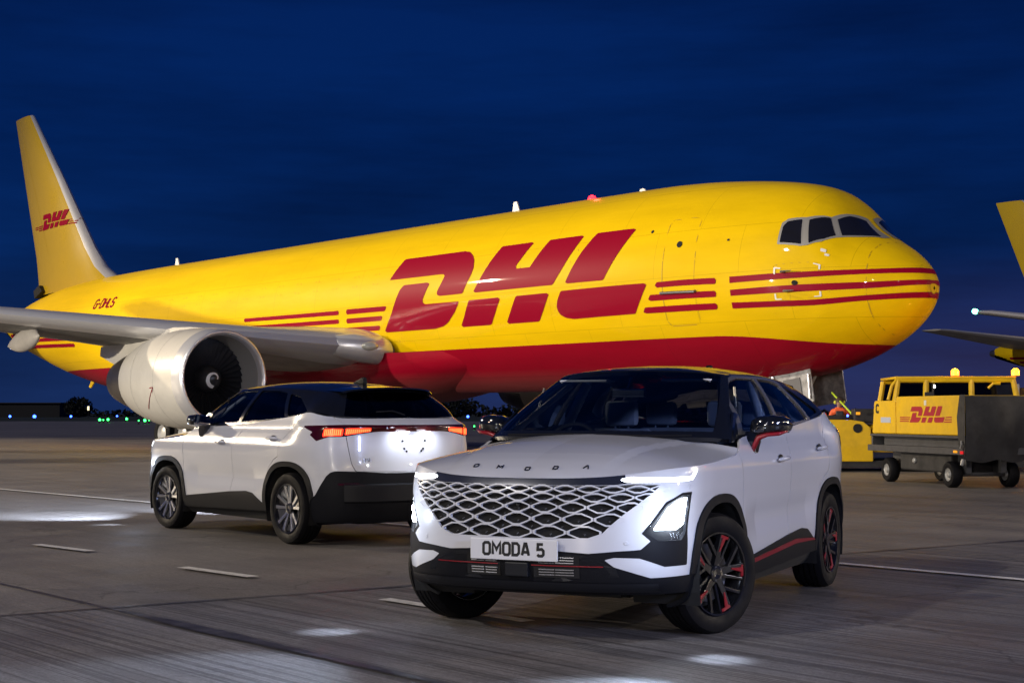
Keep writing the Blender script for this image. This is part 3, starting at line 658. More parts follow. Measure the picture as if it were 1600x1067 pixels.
        bl.build('badge_lettering', darkchrome, root)
        for sd in (1, -1):
            rf = MB(); rf.add([Sa(a_, z_, sd, .012) for a_, z_ in ((4.88, .588), (4.98, .590), (5.07, .592), (5.07, .608), (4.98, .607), (4.87, .604))], [(0, 1, 4, 5), (1, 2, 3, 4)]); rf.build('reflector', lampred, root)
        rl = MB(); vs = []
        for z_, o1 in ((.60, .010), (.585, .03), (.44, .035), (.42, .012)):
            vs += [Sa(abs(a_), z_, 1 if a_ > 0 else -1, o1) for a_ in np.concatenate([np.linspace(4.93, 5.64, 12), -np.linspace(5.64, 4.93, 12)])]
        rl.add(vs, [(j * 24 + i, j * 24 + i + 1, (j + 1) * 24 + i + 1, (j + 1) * 24 + i) for j in range(3) for i in range(23)]); rl.build('diffuser_panel', plastic2, root, smooth=30)
    for sd in (1, -1):
        for a_, z_ in ((.62, .565), (1.02, .86)) if A_ else ((5.0, .66), (5.3, .66)):
            ps = MB(); c = Sa(a_, z_, sd, .001); d = Vector(Sa(a_, z_, sd, .02)) - Vector(c); ps.rev([(0, .012), (.0015, .0105), (.0015, 0)], 'x', n=16); M = d.to_track_quat('X', 'Z').to_matrix().to_4x4(); M.translation = c; ps.xf(M); ps.build('parking_sensor', paint if A_ else plastic2, root)
    # greenhouse
    gp = gridpatch(G, np.concatenate([np.linspace(0, 10.5, 190), np.linspace(10.5, 14, 70)[1:]]), np.concatenate([np.linspace(0, 5, 60), np.linspace(5, 9, 50)[1:]]), umap=lambda k: k)
    k_, r_ = gp.A[:, 6], gp.A[:, 7]
    ws_, gp = clip(gp, np.maximum(k_ - 3.12 + .0 * r_, np.maximum((.35 - r_) * .4, (r_ - 4.72) * .4)))
    k_, r_ = gp.A[:, 6], gp.A[:, 7]
    rg, gp = clip(gp, np.maximum(11.28 - k_, np.maximum((.12 - r_) * .4, (r_ - 4.55) * .4)))
    wins = []
    for W in (FWIN, RWIN, QWIN):
        f = poly_sdf(gp.xz, W); f = np.where((gp.A[:, 7] > 5.3) | (gp.A[:, 6] < 3.6) | (gp.A[:, 6] > 11), 1, f); w_, gp = clip(gp, f); wins.append(w_)
    f = poly_sdf(gp.xz, HULL); f = np.where((gp.A[:, 7] > 5.2) | (gp.A[:, 6] < 3.6) | (gp.A[:, 6] > 11), 1, f); fr, gp = clip(gp, f)
    emit('roof', gp, roofm, root, skirt=.03)
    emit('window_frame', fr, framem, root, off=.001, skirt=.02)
    emit('windscreen', ws_, wscreen, root, off=-.002)
    emit('rear_window', rg, tintd, root, off=-.002)
    for sd in (1, -1):
        for i, w_ in enumerate(wins): emit('side_window', w_, (tint if A_ or i == 0 else tintd) if i < 2 else tintd, root, side=sd, off=-.010)
        # cream/black divider at the front of the glass
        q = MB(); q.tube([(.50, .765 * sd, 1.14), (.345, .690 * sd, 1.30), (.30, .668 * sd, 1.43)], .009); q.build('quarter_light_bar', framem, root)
    # spoiler, fin, wipers
    sp = MB(); vs = []
    ys_ = np.linspace(-.53, .53, 15)
    for dx, z0 in ((.26, 1.532), (.10, 1.524), (-.04, 1.516), (-.055, 1.500), (-.01, 1.488), (.14, 1.470)):
        vs += [(-1.81 + dx + .10 * (y / .53) ** 2 + .05 * (abs(y) / .53) ** 8, y, z0 - .028 * (y / .53) ** 2 - .018 * (abs(y) / .53) ** 8) for y in ys_]
    sp.add(vs, [(j * 15 + i, j * 15 + i + 1, (j + 1) * 15 + i + 1, (j + 1) * 15 + i) for j in range(5) for i in range(14)]); sp.build('spoiler', black, root, smooth=40)
    sf = MB(); sf.prism([(-1.08, 1.565), (-1.20, 1.60), (-1.27, 1.625), (-1.30, 1.62), (-1.31, 1.55)], -.022, .022, 'xz'); sf.build('roof_antenna', plastic, root, bev=.012)
    wi = MB(); wi.tube([(-2.01, .0, 1.245), (-1.97, .12, 1.285), (-1.955, .30, 1.275)], .008); wi.build('rear_wiper', plastic, root)
    wi = MB(); wi.tube([(1.13, -.55, 1.128), (1.145, -.1, 1.135), (1.13, .25, 1.13)], .007); wi.build('wiper', plastic, root)
    wi = MB(); wi.tube([(1.155, .05, 1.128), (1.12, .45, 1.128), (1.02, .62, 1.13)], .007); wi.build('wiper', plastic, root)
    # mirrors
    for sd in (1, -1):
        m = MB(); vs = []; n = 20; secs = []
        for t, cx, cz, hx, hz_ in ((0, .49, 1.150, .035, .030), (.08, .49, 1.170, .075, .052), (.28, .485, 1.183, .100, .064), (.6, .475, 1.190, .104, .063), (.84, .455, 1.190, .088, .052), (.95, .435, 1.188, .060, .036), (1.0, .42, 1.187, .015, .010)):
            yy = .835 + .243 * t
            for i in range(n):
                a = 2 * PI * i / n; cxx = abs(math.cos(a)) ** .62 * math.copysign(1, math.cos(a)); szz = abs(math.sin(a)) ** .62 * math.copysign(1, math.sin(a))
                vs.append((cx + hx * cxx, yy * sd, cz + hz_ * szz))
        m.add(vs, [(j * n + i, j * n + (i + 1) % n, (j + 1) * n + (i + 1) % n, (j + 1) * n + i) for j in range(6) for i in range(n)] + [tuple(range(n)), tuple(range(6 * n, 7 * n))])
        mo = m.build('wing_mirror', black, root, smooth=50)
        a_ = MB(); a_.prism([(.60, 1.09), (.56, 1.15), (.42, 1.15), (.44, 1.08), (.50, 1.015), (.57, 1.01)], .80 * sd, .885 * sd, 'xz'); a_.build('mirror_arm', black, mo, bev=.012)
        if A_:
            ac = MB(); ac.tube([(.578, .868 * sd, 1.030), (.582, .886 * sd, 1.075), (.575, .905 * sd, 1.112), (.570, .96 * sd, 1.130), (.555, 1.03 * sd, 1.136), (.51, 1.070 * sd, 1.150)], [.014, .018, .017, .013, .012, .007], n=10); ac.build('mirror_accent', red, mo, smooth=True)
        gl = MB(); gl.box(.366, .372, (.87 if sd > 0 else -1.045), (1.045 if sd > 0 else -.87), 1.14, 1.235); gl.build('mirror_glass', mat('mirror_glass', (.8, .8, .85), .03, 1), mo)
        sl2 = MB(); sl2.prism([(.86, 1.085), (.60, 1.27), (.50, 1.25), (.52, 1.12), (.66, 1.085)], .80 * sd, .815 * sd, 'xz')
        sl2.v = [(x_, (abs(y_) - (z_ - 1.085) * .32) * sd, z_) for x_, y_, z_ in sl2.v]; sl2.build('mirror_sail', black, root)
    # wheels, liners, floor
    for x_, y_ in ((WX, .79), (WX, -.79), (-WX, .79), (-WX, -.79)):
        make_wheel(root, x_, y_, steer if x_ > 0 else 0, style)
    for x_ in (WX, -WX):
        for sd in (1, -1):
            ln = MB(); n = 22; vs = []
            for yy in (.50, .895):
                for i in range(n): t = -.35 + (PI + .7) * i / (n - 1); vs.append((x_ + .415 * math.cos(t), yy * sd, .345 + .415 * math.sin(t)))
            ln.add(vs, [(i, i + 1, n + i + 1, n + i) for i in range(n - 1)] + [tuple(range(n))]); ln.build('wheel_arch_liner', inner, root)
    fl = MB(); fl.box(-1.9, 1.85, -.48, .48, .24, .30); fl.box(-.82, .82, -.78, .78, .285, .34); fl.box(-1.8, 1.5, -.40, .40, .20, .24)
    for x_ in (WX, -WX): fl.tube([(x_, -.66, .33), (x_, .66, .33)], .05)
    fl.build('underbody', inner, root)
    # cabin
    cb = MB(); cb.box(-1.75, 1.0, -.76, .76, .30, .34); cb.prism([(.90, .85), (.88, 1.06), (.80, 1.09), (.70, 1.095), (.60, 1.06), (.56, .95), (.62, .70), (.90, .6)], -.67, .67, 'xz'); cb.build('dashboard', seatm, root, bev=.01)
    for y_ in (-.38, .38): seat_part(root, .0, y_)
    seat_part(root, -.85, 0, True)
    swm = MB(); n = 32; ring_ = [(.0 + .0, .185 * math.cos(2 * PI * i / n), .185 * math.sin(2 * PI * i / n)) for i in range(n + 1)]; swm.tube(ring_, .016, 8, cap=False)
    swm.box(-.01, .03, -.07, .07, -.05, .05, bev=.01); swm.box(0, .02, -.18, .18, -.02, .02); swm.box(0, .02, -.03, .03, -.18, .0)
    swm.xf(Matrix.Translation((.50, -.38, 1.02)) @ Matrix.Rotation(R(-24), 4, 'Y')); swm.build('steering_wheel', plastic2, root, smooth=40)
    im = MB(); im.box(.43, .46, -.12, .12, 1.365, 1.425, bev=.012); im.tube([(.46, 0, 1.42), (.40, 0, 1.49)], .012); im.build('interior_mirror', darkchrome, root)
    for sd in (1, -1):
        vi = MB(); vi.box(.20, .36, sd * .36 - .17, sd * .36 + .17, 1.470, 1.485, bev=.006); vi.build('sun_visor', lite, root)
        bp = MB(); bp.tube([(-.20, .735 * sd, 1.12), (-.30, .60 * sd, 1.47)], .035, 8); bp.tube([(-1.15, .72 * sd, 1.18), (-1.2, .56 * sd, 1.44)], .05, 8); bp.tube([(.76, .735 * sd, 1.10), (.16, .535 * sd, 1.45)], .022, 8); bp.build('pillar_trim', lite, root, smooth=True)
    return root
CAR_A = (.953, 10.456, -2.0073); CAR_B = (-2.283, 16.4815, 2.2391)
def beams(root, e_):
    for y_ in (.76, -.76):
        sg = 1 if y_ > 0 else -1
        for nm, en, sz, loc_, d_ in (('headlight_beam', e_, 66, (2.10, y_, .70), (1, .14 * sg, -.15)), ('headlight_spill', 70, 26, (1.99, .86 * sg, .68), (.24, .31 * sg, -.68)), ('headlight_glow_fill', 7, 178, (2.16, .96 * sg, .70), (1, .8 * sg, 0))):
            L_ = bpy.data.lights.new(nm, 'SPOT'); L_.energy = en; L_.color = (.66, .78, 1); L_.spot_size = R(sz); L_.spot_blend = .9; L_.shadow_soft_size = .05
            if nm == 'headlight_glow_fill': L_.spot_blend = 1; L_.shadow_soft_size = .03; d_ = (-.6, -.4 * sg, -.2)  # added lamp ahead of each headlight, shining back on the bumper
            o = bpy.data.objects.new(nm, L_); col.objects.link(o); o.parent = root; o.location = loc_; o.rotation_euler = Vector(d_).to_track_quat('-Z', 'Y').to_euler()
car_a = make_car(CAR_A, 'a', 'white crossover with headlights on and a diamond grille, nearest the camera', R(-23))
car_b = make_car(CAR_B, 'b', 'white crossover seen from behind with red tail lights lit, beside the jet engine', R(3))
beams(car_a, 300); beams(car_b, 2200)
# ------------------------------------------------------------------ apron
UA = R(-50.6); UX, UY = math.cos(UA), math.sin(UA)          # stand-line direction
def ground_mat(name, c1, c2, streak, groove, rough=.55):
    m = bpy.data.materials.new(name); m.use_nodes = True; nt = m.node_tree; b = nt.nodes['Principled BSDF']; L = nt.links.new
    tc = nd(nt, 'ShaderNodeTexCoord'); rot = nd(nt, 'ShaderNodeMapping', vector_type='POINT'); rot.inputs['Rotation'].default_value = (0, 0, -UA); L(tc.outputs['Object'], rot.inputs[0])
    def noise(scale, det=6, sc_=(1, 1, 1), rg=.6):
        mp = nd(nt, 'ShaderNodeMapping', inp={'Scale': sc_}); n = nd(nt, 'ShaderNodeTexNoise', inp={'Scale': scale, 'Detail': float(det), 'Roughness': rg}); L(rot.outputs[0], mp.inputs[0]); L(mp.outputs[0], n.inputs['Vector']); return n.outputs['Fac']
    def mr(s, a, b_, c, d):
        n = nd(nt, 'ShaderNodeMapRange', inp={'From Min': a, 'From Max': b_, 'To Min': c, 'To Max': d}); L(s, n.inputs[0]); return n.outputs[0]
    def mul(a, b_):
        n = nd(nt, 'ShaderNodeMath', operation='MULTIPLY'); L(a, n.inputs[0]); L(b_, n.inputs[1]); return n.outputs[0]
    big = noise(.16, 8, (.5, 1, 1)); med = noise(1.1, 8); st = noise(1.0, 5, (.14, 6.5, 1), .7); st2 = noise(1.0, 4, (.05, 30, 1), .6); fine = noise(20, 5, (.6, 1.6, 1), .75); tyre = noise(.5, 6, (.10, 1.3, 1), .7)
    mix = nd(nt, 'ShaderNodeMix', data_type='RGBA'); mix.inputs['A'].default_value = (*c1, 1); mix.inputs['B'].default_value = (*c2, 1); L(mr(big, .35, .65, 0, 1), mix.inputs['Factor'])
    v = mul(mul(mr(med, .3, .7, .82, 1.12), mr(st, .3, .7, 1 - streak, 1 + streak * .6)), mr(fine, .3, .7, .74, 1.26))
    vo = nd(nt, 'ShaderNodeTexVoronoi', feature='DISTANCE_TO_EDGE', inp={'Scale': .22}); wv = nd(nt, 'ShaderNodeTexNoise', inp={'Scale': 1.4, 'Detail': 6.0}); wm = nd(nt, 'ShaderNodeVectorMath', operation='SCALE', inp={'Scale': 1.3}); wa = nd(nt, 'ShaderNodeVectorMath', operation='ADD')
    L(rot.outputs[0], wv.inputs['Vector']); L(wv.outputs['Color'], wm.inputs[0]); L(rot.outputs[0], wa.inputs[0]); L(wm.outputs[0], wa.inputs[1]); L(wa.outputs[0], vo.inputs['Vector']); crack = mr(vo.outputs['Distance'], .0, .006, .55, 1.0); grit = noise(70, 3); spot_ = noise(.9, 3, (1, 1, 1), .5); v = mul(v, mr(spot_, .66, .72, 1.0, .72))
    v = mul(mul(v, crack), mr(grit, .35, .65, .80, 1.18))
    v = mul(v, mr(st2, .43, .49, 1 - groove, 1.0)); v = mul(v, mr(tyre, .32, .50, .76, 1.0))
    sc_ = nd(nt, 'ShaderNodeVectorMath', operation='SCALE'); L(mix.outputs['Result'], sc_.inputs[0]); L(v, sc_.inputs['Scale']); L(sc_.outputs[0], b.inputs['Base Color'])
    L(mr(med, .3, .7, rough - .12, rough + .15), b.inputs['Roughness']); b.inputs['Specular IOR Level'].default_value = .35
    bp = nd(nt, 'ShaderNodeBump', inp={'Strength': .35, 'Distance': .006}); add = nd(nt, 'ShaderNodeMath', operation='ADD'); L(mul(st2, mr(st2, 0, 1, groove * 3, groove * 3)), add.inputs[0]); L(fine, add.inputs[1]); L(add.outputs[0], bp.inputs['Height']); L(bp.outputs[0], b.inputs['Normal'])
    return m
asphalt = ground_mat('apron_asphalt', (.165, .150, .142), (.235, .212, .198), .12, .0)
concrete = ground_mat('apron_concrete', (.160, .150, .152), (.230, .214, .214), .30, .48, .5)
def quadgrid(name, x0, x1, y0, y1, z, m, **kw):
    g = MB(); g.add([(x0, y0, z), (x1, y0, z), (x1, y1, z), (x0, y1, z)], [(0, 1, 2, 3)]); return g.build(name, m, **kw)
quadgrid('apron', -1500, 1500, -60, 244, 0, asphalt, kind='structure')
quadgrid('grass_field', -2500, 2500, 244, 4000, -.02, mat('dark_grass', (.020, .030, .012), .9, noise=(.05, .5)), kind='structure')
# grooved concrete slab on the camera side of the cross joint
J0 = Vector((-3.20, 9.60)); JD = Vector((math.cos(R(34.5)), math.sin(R(34.5))))
JN = Vector((JD.y, -JD.x))
g = MB(); q = [J0 - JD * 60, J0 + JD * 60, J0 + JD * 60 + JN * 60, J0 - JD * 60 + JN * 60]; g.add([(p.x, p.y, .004) for p in q], [(0, 1, 2, 3)]); g.build('concrete_slab', concrete, kind='structure')
def strip(name, pts, m, z, **kw):
    """pts: (x, y, half width)"""
    g = MB(); vs = []
    for i, (x, y, w) in enumerate(pts):
        a = Vector(pts[min(i + 1, len(pts) - 1)][:2]) - Vector(pts[max(i - 1, 0)][:2]); a.normalize(); n = Vector((-a.y, a.x))
        vs += [(x + n.x * w * random.uniform(.8, 1.15), y + n.y * w * random.uniform(.8, 1.15), z), (x - n.x * w * random.uniform(.8, 1.15), y - n.y * w * random.uniform(.8, 1.15), z)]
    g.add(vs, [(2 * i, 2 * i + 1, 2 * i + 3, 2 * i + 2) for i in range(len(pts) - 1)]); return g.build(name, m, **kw)
tar = mat('joint_tar', (.022, .019, .028), .35, noise=(3, .4))
strip('joint_seam', [(*(J0 + JD * t), .016 + .012 * math.sin(t * 1.7) ** 2) for t in np.arange(-14, 40, .25)], tar, .008, kind='structure')
C0 = Vector((-2.57, 9.93)); CD = Vector((UX, UY))
strip('joint_seam', [(*(C0 + CD * t), (.012 if t < 0 else .012 + .055 * math.exp(-((t - 1.3) / .9) ** 2) + .02 * math.exp(-((t - 3) / .8) ** 2))) for t in np.arange(-16, 9, .12)], tar, .0125, kind='structure')
for off_ in (-15, -7.6, 7.4, 15): strip('joint_seam', [(*(C0 + JD * off_ + CD * t), .010) for t in np.arange(-60, 12, 1.0)], tar, .0122, kind='structure')
for off_ in (14.5, 29): strip('joint_seam', [(*(J0 - JN * off_ + JD * t), .012) for t in np.arange(-60, 80, 1.0)], tar, .0075, kind='structure')
white = mat('road_paint', (.80, .78, .75), .5, noise=(14, .35))
L0 = Vector((-8.46, 25.48)); LD = (Vector((3.85, 11.63)) - L0).normalized()
def dash(a, b, w, z=.012, name='painted_line'):
    a, b = Vector(a), Vector(b); n = (b - a).normalized(); n = Vector((-n.y, n.x)) * w
    g = MB(); g.add([(a.x + n.x, a.y + n.y, z), (a.x - n.x, a.y - n.y, z), (b.x - n.x, b.y - n.y, z), (b.x + n.x, b.y + n.y, z)], [(0, 1, 2, 3)]); return g.build(name, white, kind='structure')
dash(L0 - LD * 60, L0 + LD * 60, .055, .016)
for a, b in (((-4.54, 14.73), (-3.83, 14.02)), ((-2.68, 12.56), (-1.98, 11.82)), ((-.86, 10.42), (.10, 9.30)), ((-6.4, 16.9), (-5.7, 16.15))): dash(a, b, .055, .017)

# ------------------------------------------------------------------ aircraft
redp = mat('aircraft_red', (.26, .002, .020), .42, 0, .22, spec=.06)
def livery():
    m = bpy.data.materials.new('aircraft_livery'); m.use_nodes = True; nt = m.node_tree; b = nt.nodes['Principled BSDF']; L = nt.links.new
    tc = nd(nt, 'ShaderNodeTexCoord'); sx = nd(nt, 'ShaderNodeSeparateXYZ'); L(tc.outputs['Object'], sx.inputs[0])
    # paint edge: 3.15 m above ground, dipping under the chin (x = -5 .. -1)
    dip = nd(nt, 'ShaderNodeMapRange', inp={'From Min': -5.0, 'From Max': -1.0, 'To Min': 3.13, 'To Max': 2.84}); dip.interpolation_type = 'SMOOTHSTEP'; L(sx.outputs['X'], dip.inputs[0])
    lt = nd(nt, 'ShaderNodeMath', operation='LESS_THAN'); L(sx.outputs['Z'], lt.inputs[0]); L(dip.outputs[0], lt.inputs[1])
    mix = nd(nt, 'ShaderNodeMix', data_type='RGBA'); mix.inputs['A'].default_value = (.80, .52, .002, 1); mix.inputs['B'].default_value = (.30, .003, .018, 1); L(lt.outputs[0], mix.inputs['Factor'])
    # grime
    mp = nd(nt, 'ShaderNodeMapping', inp={'Scale': (.15, 1, 1.2)}); n = nd(nt, 'ShaderNodeTexNoise', inp={'Scale': 1.3, 'Detail': 8.0, 'Roughness': .65}); L(tc.outputs['Object'], mp.inputs[0]); L(mp.outputs[0], n.inputs['Vector'])
    r = nd(nt, 'ShaderNodeMapRange', inp={'From Min': .3, 'From Max': .72, 'To Min': .86, 'To Max': 1.05}); L(n.outputs['Fac'], r.inputs[0])
    # skin panel seams
    br = nd(nt, 'ShaderNodeTexBrick', inp={'Scale': 1.0, 'Mortar Size': .006, 'Brick Width': 2.6, 'Row Height': 1.15, 'Mortar Smooth': .3}); cm = nd(nt, 'ShaderNodeCombineXYZ'); L(sx.outputs['X'], cm.inputs[0]); L(sx.outputs['Z'], cm.inputs[1]); L(cm.outputs[0], br.inputs['Vector'])
    r2 = nd(nt, 'ShaderNodeMapRange', inp={'From Min': 0.0, 'From Max': 1.0, 'To Min': 1.0, 'To Max': .70}); L(br.outputs['Fac'], r2.inputs[0])
    mu = nd(nt, 'ShaderNodeMath', operation='MULTIPLY'); L(r.outputs[0], mu.inputs[0]); L(r2.outputs[0], mu.inputs[1])
    # beige-brown towards the keel, fading in aft of the nose
    bg = nd(nt, 'ShaderNodeMapRange', inp={'From Min': 1.7, 'From Max': 2.5, 'To Min': .34, 'To Max': 0.0}); L(sx.outputs['Z'], bg.inputs[0]); gx = nd(nt, 'ShaderNodeMapRange', inp={'From Min': -12.0, 'From Max': -6.0, 'To Min': 1.0, 'To Max': 0.0}); L(sx.outputs['X'], gx.inputs[0])
    gm = nd(nt, 'ShaderNodeMath', operation='MULTIPLY'); L(bg.outputs[0], gm.inputs[0]); L(gx.outputs[0], gm.inputs[1]); m2 = nd(nt, 'ShaderNodeMix', data_type='RGBA'); L(gm.outputs[0], m2.inputs['Factor']); L(mix.outputs['Result'], m2.inputs['A']); m2.inputs['B'].default_value = (.30, .24, .20, 1)
    s = nd(nt, 'ShaderNodeVectorMath', operation='SCALE'); L(m2.outputs['Result'], s.inputs[0]); L(mu.outputs[0], s.inputs['Scale']); L(s.outputs[0], b.inputs['Base Color'])
    b.inputs['Roughness'].default_value = .42; b.inputs['Coat Weight'].default_value = .26; b.inputs['Specular IOR Level'].default_value = .06; b.inputs['Coat Roughness'].default_value = .035
    n3 = nd(nt, 'ShaderNodeTexNoise', inp={'Scale': 1.6, 'Detail': 2.0}); L(tc.outputs['Object'], n3.inputs['Vector']); bp = nd(nt, 'ShaderNodeBump', inp={'Strength': .35, 'Distance': .03}); L(n3.outputs['Fac'], bp.inputs['Height']); L(bp.outputs[0], b.inputs['Normal'])
    return m
LIV = livery()
wingm = mat('wing_grey', (.46, .43, .39), .42, .1, noise=(.8, .3)); wing_shade = mat('wing_underside_shade', (.17, .165, .16), .5, 0, noise=(.7, .3))  # outboard underside shade put into a darker copy of the wing grey
alu = mat('bare_aluminium', (.80, .80, .82), .30, .6); nac = mat('nacelle_white', (.62, .59, .53), .33, 0, .25, noise=(1.2, .12)); exh = mat('exhaust_metal', (.22, .20, .19), .38, .9)
gapm = mat('panel_gap', (.46, .29, .006), .6); darkglass = mat('cockpit_glass', (.010, .010, .014), .05, 0, 1)
LOGO = {'Dup': [(17.95, 1.311), (17.45, 1.056), (14.49, 1.054), (14.22, 1.073), (14.0, 1.125), (13.86, 1.191), (13.80, 1.282), (13.87, 1.365), (14.03, 1.453), (14.19, 1.554), (15.29, 1.556), (15.42, 1.54), (15.42, 1.502), (15.26, 1.423), (15.12, 1.336), (15.18, 1.314), (15.29, 1.311)],
        'Dlo': [(17.32, 1.440), (17.13, 1.390), (15.95, 1.388), (15.82, 1.403), (16.14, 1.589), (16.10, 1.618), (15.98, 1.629), (14.33, 1.631), (14.59, 1.739), (14.97, 1.842), (15.23, 1.88), (15.66, 1.903), (18.28, 1.905), (17.74, 1.693)],
        'Hup': [(13.71, 1.556), (13.42, 1.415), (13.10, 1.240), (12.76, 1.056), (11.36, 1.054), (11.64, 1.199), (11.93, 1.345), (11.26, 1.345), (10.98, 1.199), (10.71, 1.054), (9.31, 1.052), (9.57, 1.216), (9.87, 1.385), (10.24, 1.556)],
        'Hl': [(14.17, 1.79), (13.9, 1.629), (12.46, 1.629), (12.75, 1.784), (13.02, 1.903), (14.43, 1.905)],
        'Hr': [(12.06, 1.77), (11.79, 1.630), (10.38, 1.629), (10.68, 1.789), (10.94, 1.903), (12.35, 1.905)],
        'Lup': [(9.76, 1.556), (9.55, 1.430), (9.24, 1.250), (8.83, 1.045), (7.37, 1.040), (7.63, 1.199), (7.92, 1.361), (8.27, 1.554)],
        'Llo': [(9.92, 1.622), (6.7, 1.608), (6.96, 1.751), (7.23, 1.890), (9.55, 1.903), (9.84, 1.886), (10.06, 1.847), (10.14, 1.78), (10.08, 1.71)],
        'r1': [(6.38, 1.606), (4.52, 1.584), (4.53, 1.643), (6.50, 1.658)], 'r2': [(6.64, 1.720), (4.54, 1.708), (4.55, 1.768), (6.74, 1.778)], 'r3': [(6.86, 1.834), (4.56, 1.828), (4.57, 1.890), (6.97, 1.892)],
        'l1': [(26.7, 1.600), (20.65, 1.612), (20.67, 1.662), (26.7, 1.645)], 'l2': [(26.7, 1.700), (20.68, 1.712), (20.7, 1.762), (26.7, 1.75)], 'l3': [(20.22, 1.606), (17.98, 1.610), (18.10, 1.664), (20.24, 1.664)], 'l4': [(20.25, 1.712), (18.22, 1.714), (18.34, 1.768), (20.27, 1.768)], 'l5': [(20.28, 1.818), (18.42, 1.820), (18.53, 1.874), (20.30, 1.874)]}
def decal(name, polys, m, parent, off=.010, step=.07, side=0):
    """thin paint areas laid on the fuselage: outlines in (metres aft, angle)"""
    pts = []
    for P in polys:
        P = np.array(P); x0, t0 = P.min(0); x1, t1 = P.max(0); nx = max(4, int((x1 - x0) / step) + 2); nt_ = max(4, int((t1 - t0) * 2.5 / step) + 2)
        g_ = gridpatch(lambda U, V: FU(U, V / 2.5), np.linspace(x0 - .02, x1 + .02, nx), np.linspace(t0 * 2.5 - .02, t1 * 2.5 + .02, nt_))
        a_, _ = clip(g_, poly_sdf(g_.uw, P * np.array([1, 2.5])))
        # normals must point outwards (towards -y on starboard)
        d = a_.A[:, :3] - np.stack([a_.A[:, 0] - np.clip(1 + a_.A[:, 0] / 10, 0, 1), 0 * a_.A[:, 0], 0 * a_.A[:, 0] + 4.4], 1)
        if (a_.A[:, 3:6] * d).sum() < 0: a_.A[:, 3:6] *= -1
        pts.append(a_)
    return emit(name, pts, m, parent, side=side, off=off)
def outline(P, w=.018, closed=True):
    """thin quads along a closed outline"""
    P = [np.array(p, float) for p in P]; out = []; S_ = np.array([1, 2.5])
    for i in range(len(P) if closed else len(P) - 1):
        a, b = P[i] * S_, P[(i + 1) % len(P)] * S_; d = b - a; L = np.linalg.norm(d)
        if L < 1e-6: continue
        n = np.array([-d[1], d[0]]) / L * w; out.append([(a + n) / S_, (b + n) / S_, (b - n) / S_, (a - n) / S_])
    return out
def wing_loft(secs, n=26):
    """secs: (X le, y, z le, chord, thickness ratio, z drop at te); returns mesh data, starboard (negative y)"""
    vs = []
    for X, y, z, c, t, dz in secs:
        for i in range(n):
            a = 2 * PI * i / n; xc = .5 * (1 - math.cos(a)); sg = 1 if a <= PI else -1; th = 5 * t * (.2969 * math.sqrt(max(xc, 0)) - .126 * xc - .3516 * xc ** 2 + .2843 * xc ** 3 - .1015 * xc ** 4)
            vs.append((-(X + xc * c), y, z - dz * xc + sg * th * c * (1.15 if sg > 0 else .85)))
    m = len(secs); fs = [(j * n + i, j * n + (i + 1) % n, (j + 1) * n + (i + 1) % n, (j + 1) * n + i) for j in range(m - 1) for i in range(n)]
    return vs, fs + [tuple(range(n)), tuple(range((m - 1) * n, m * n))], n
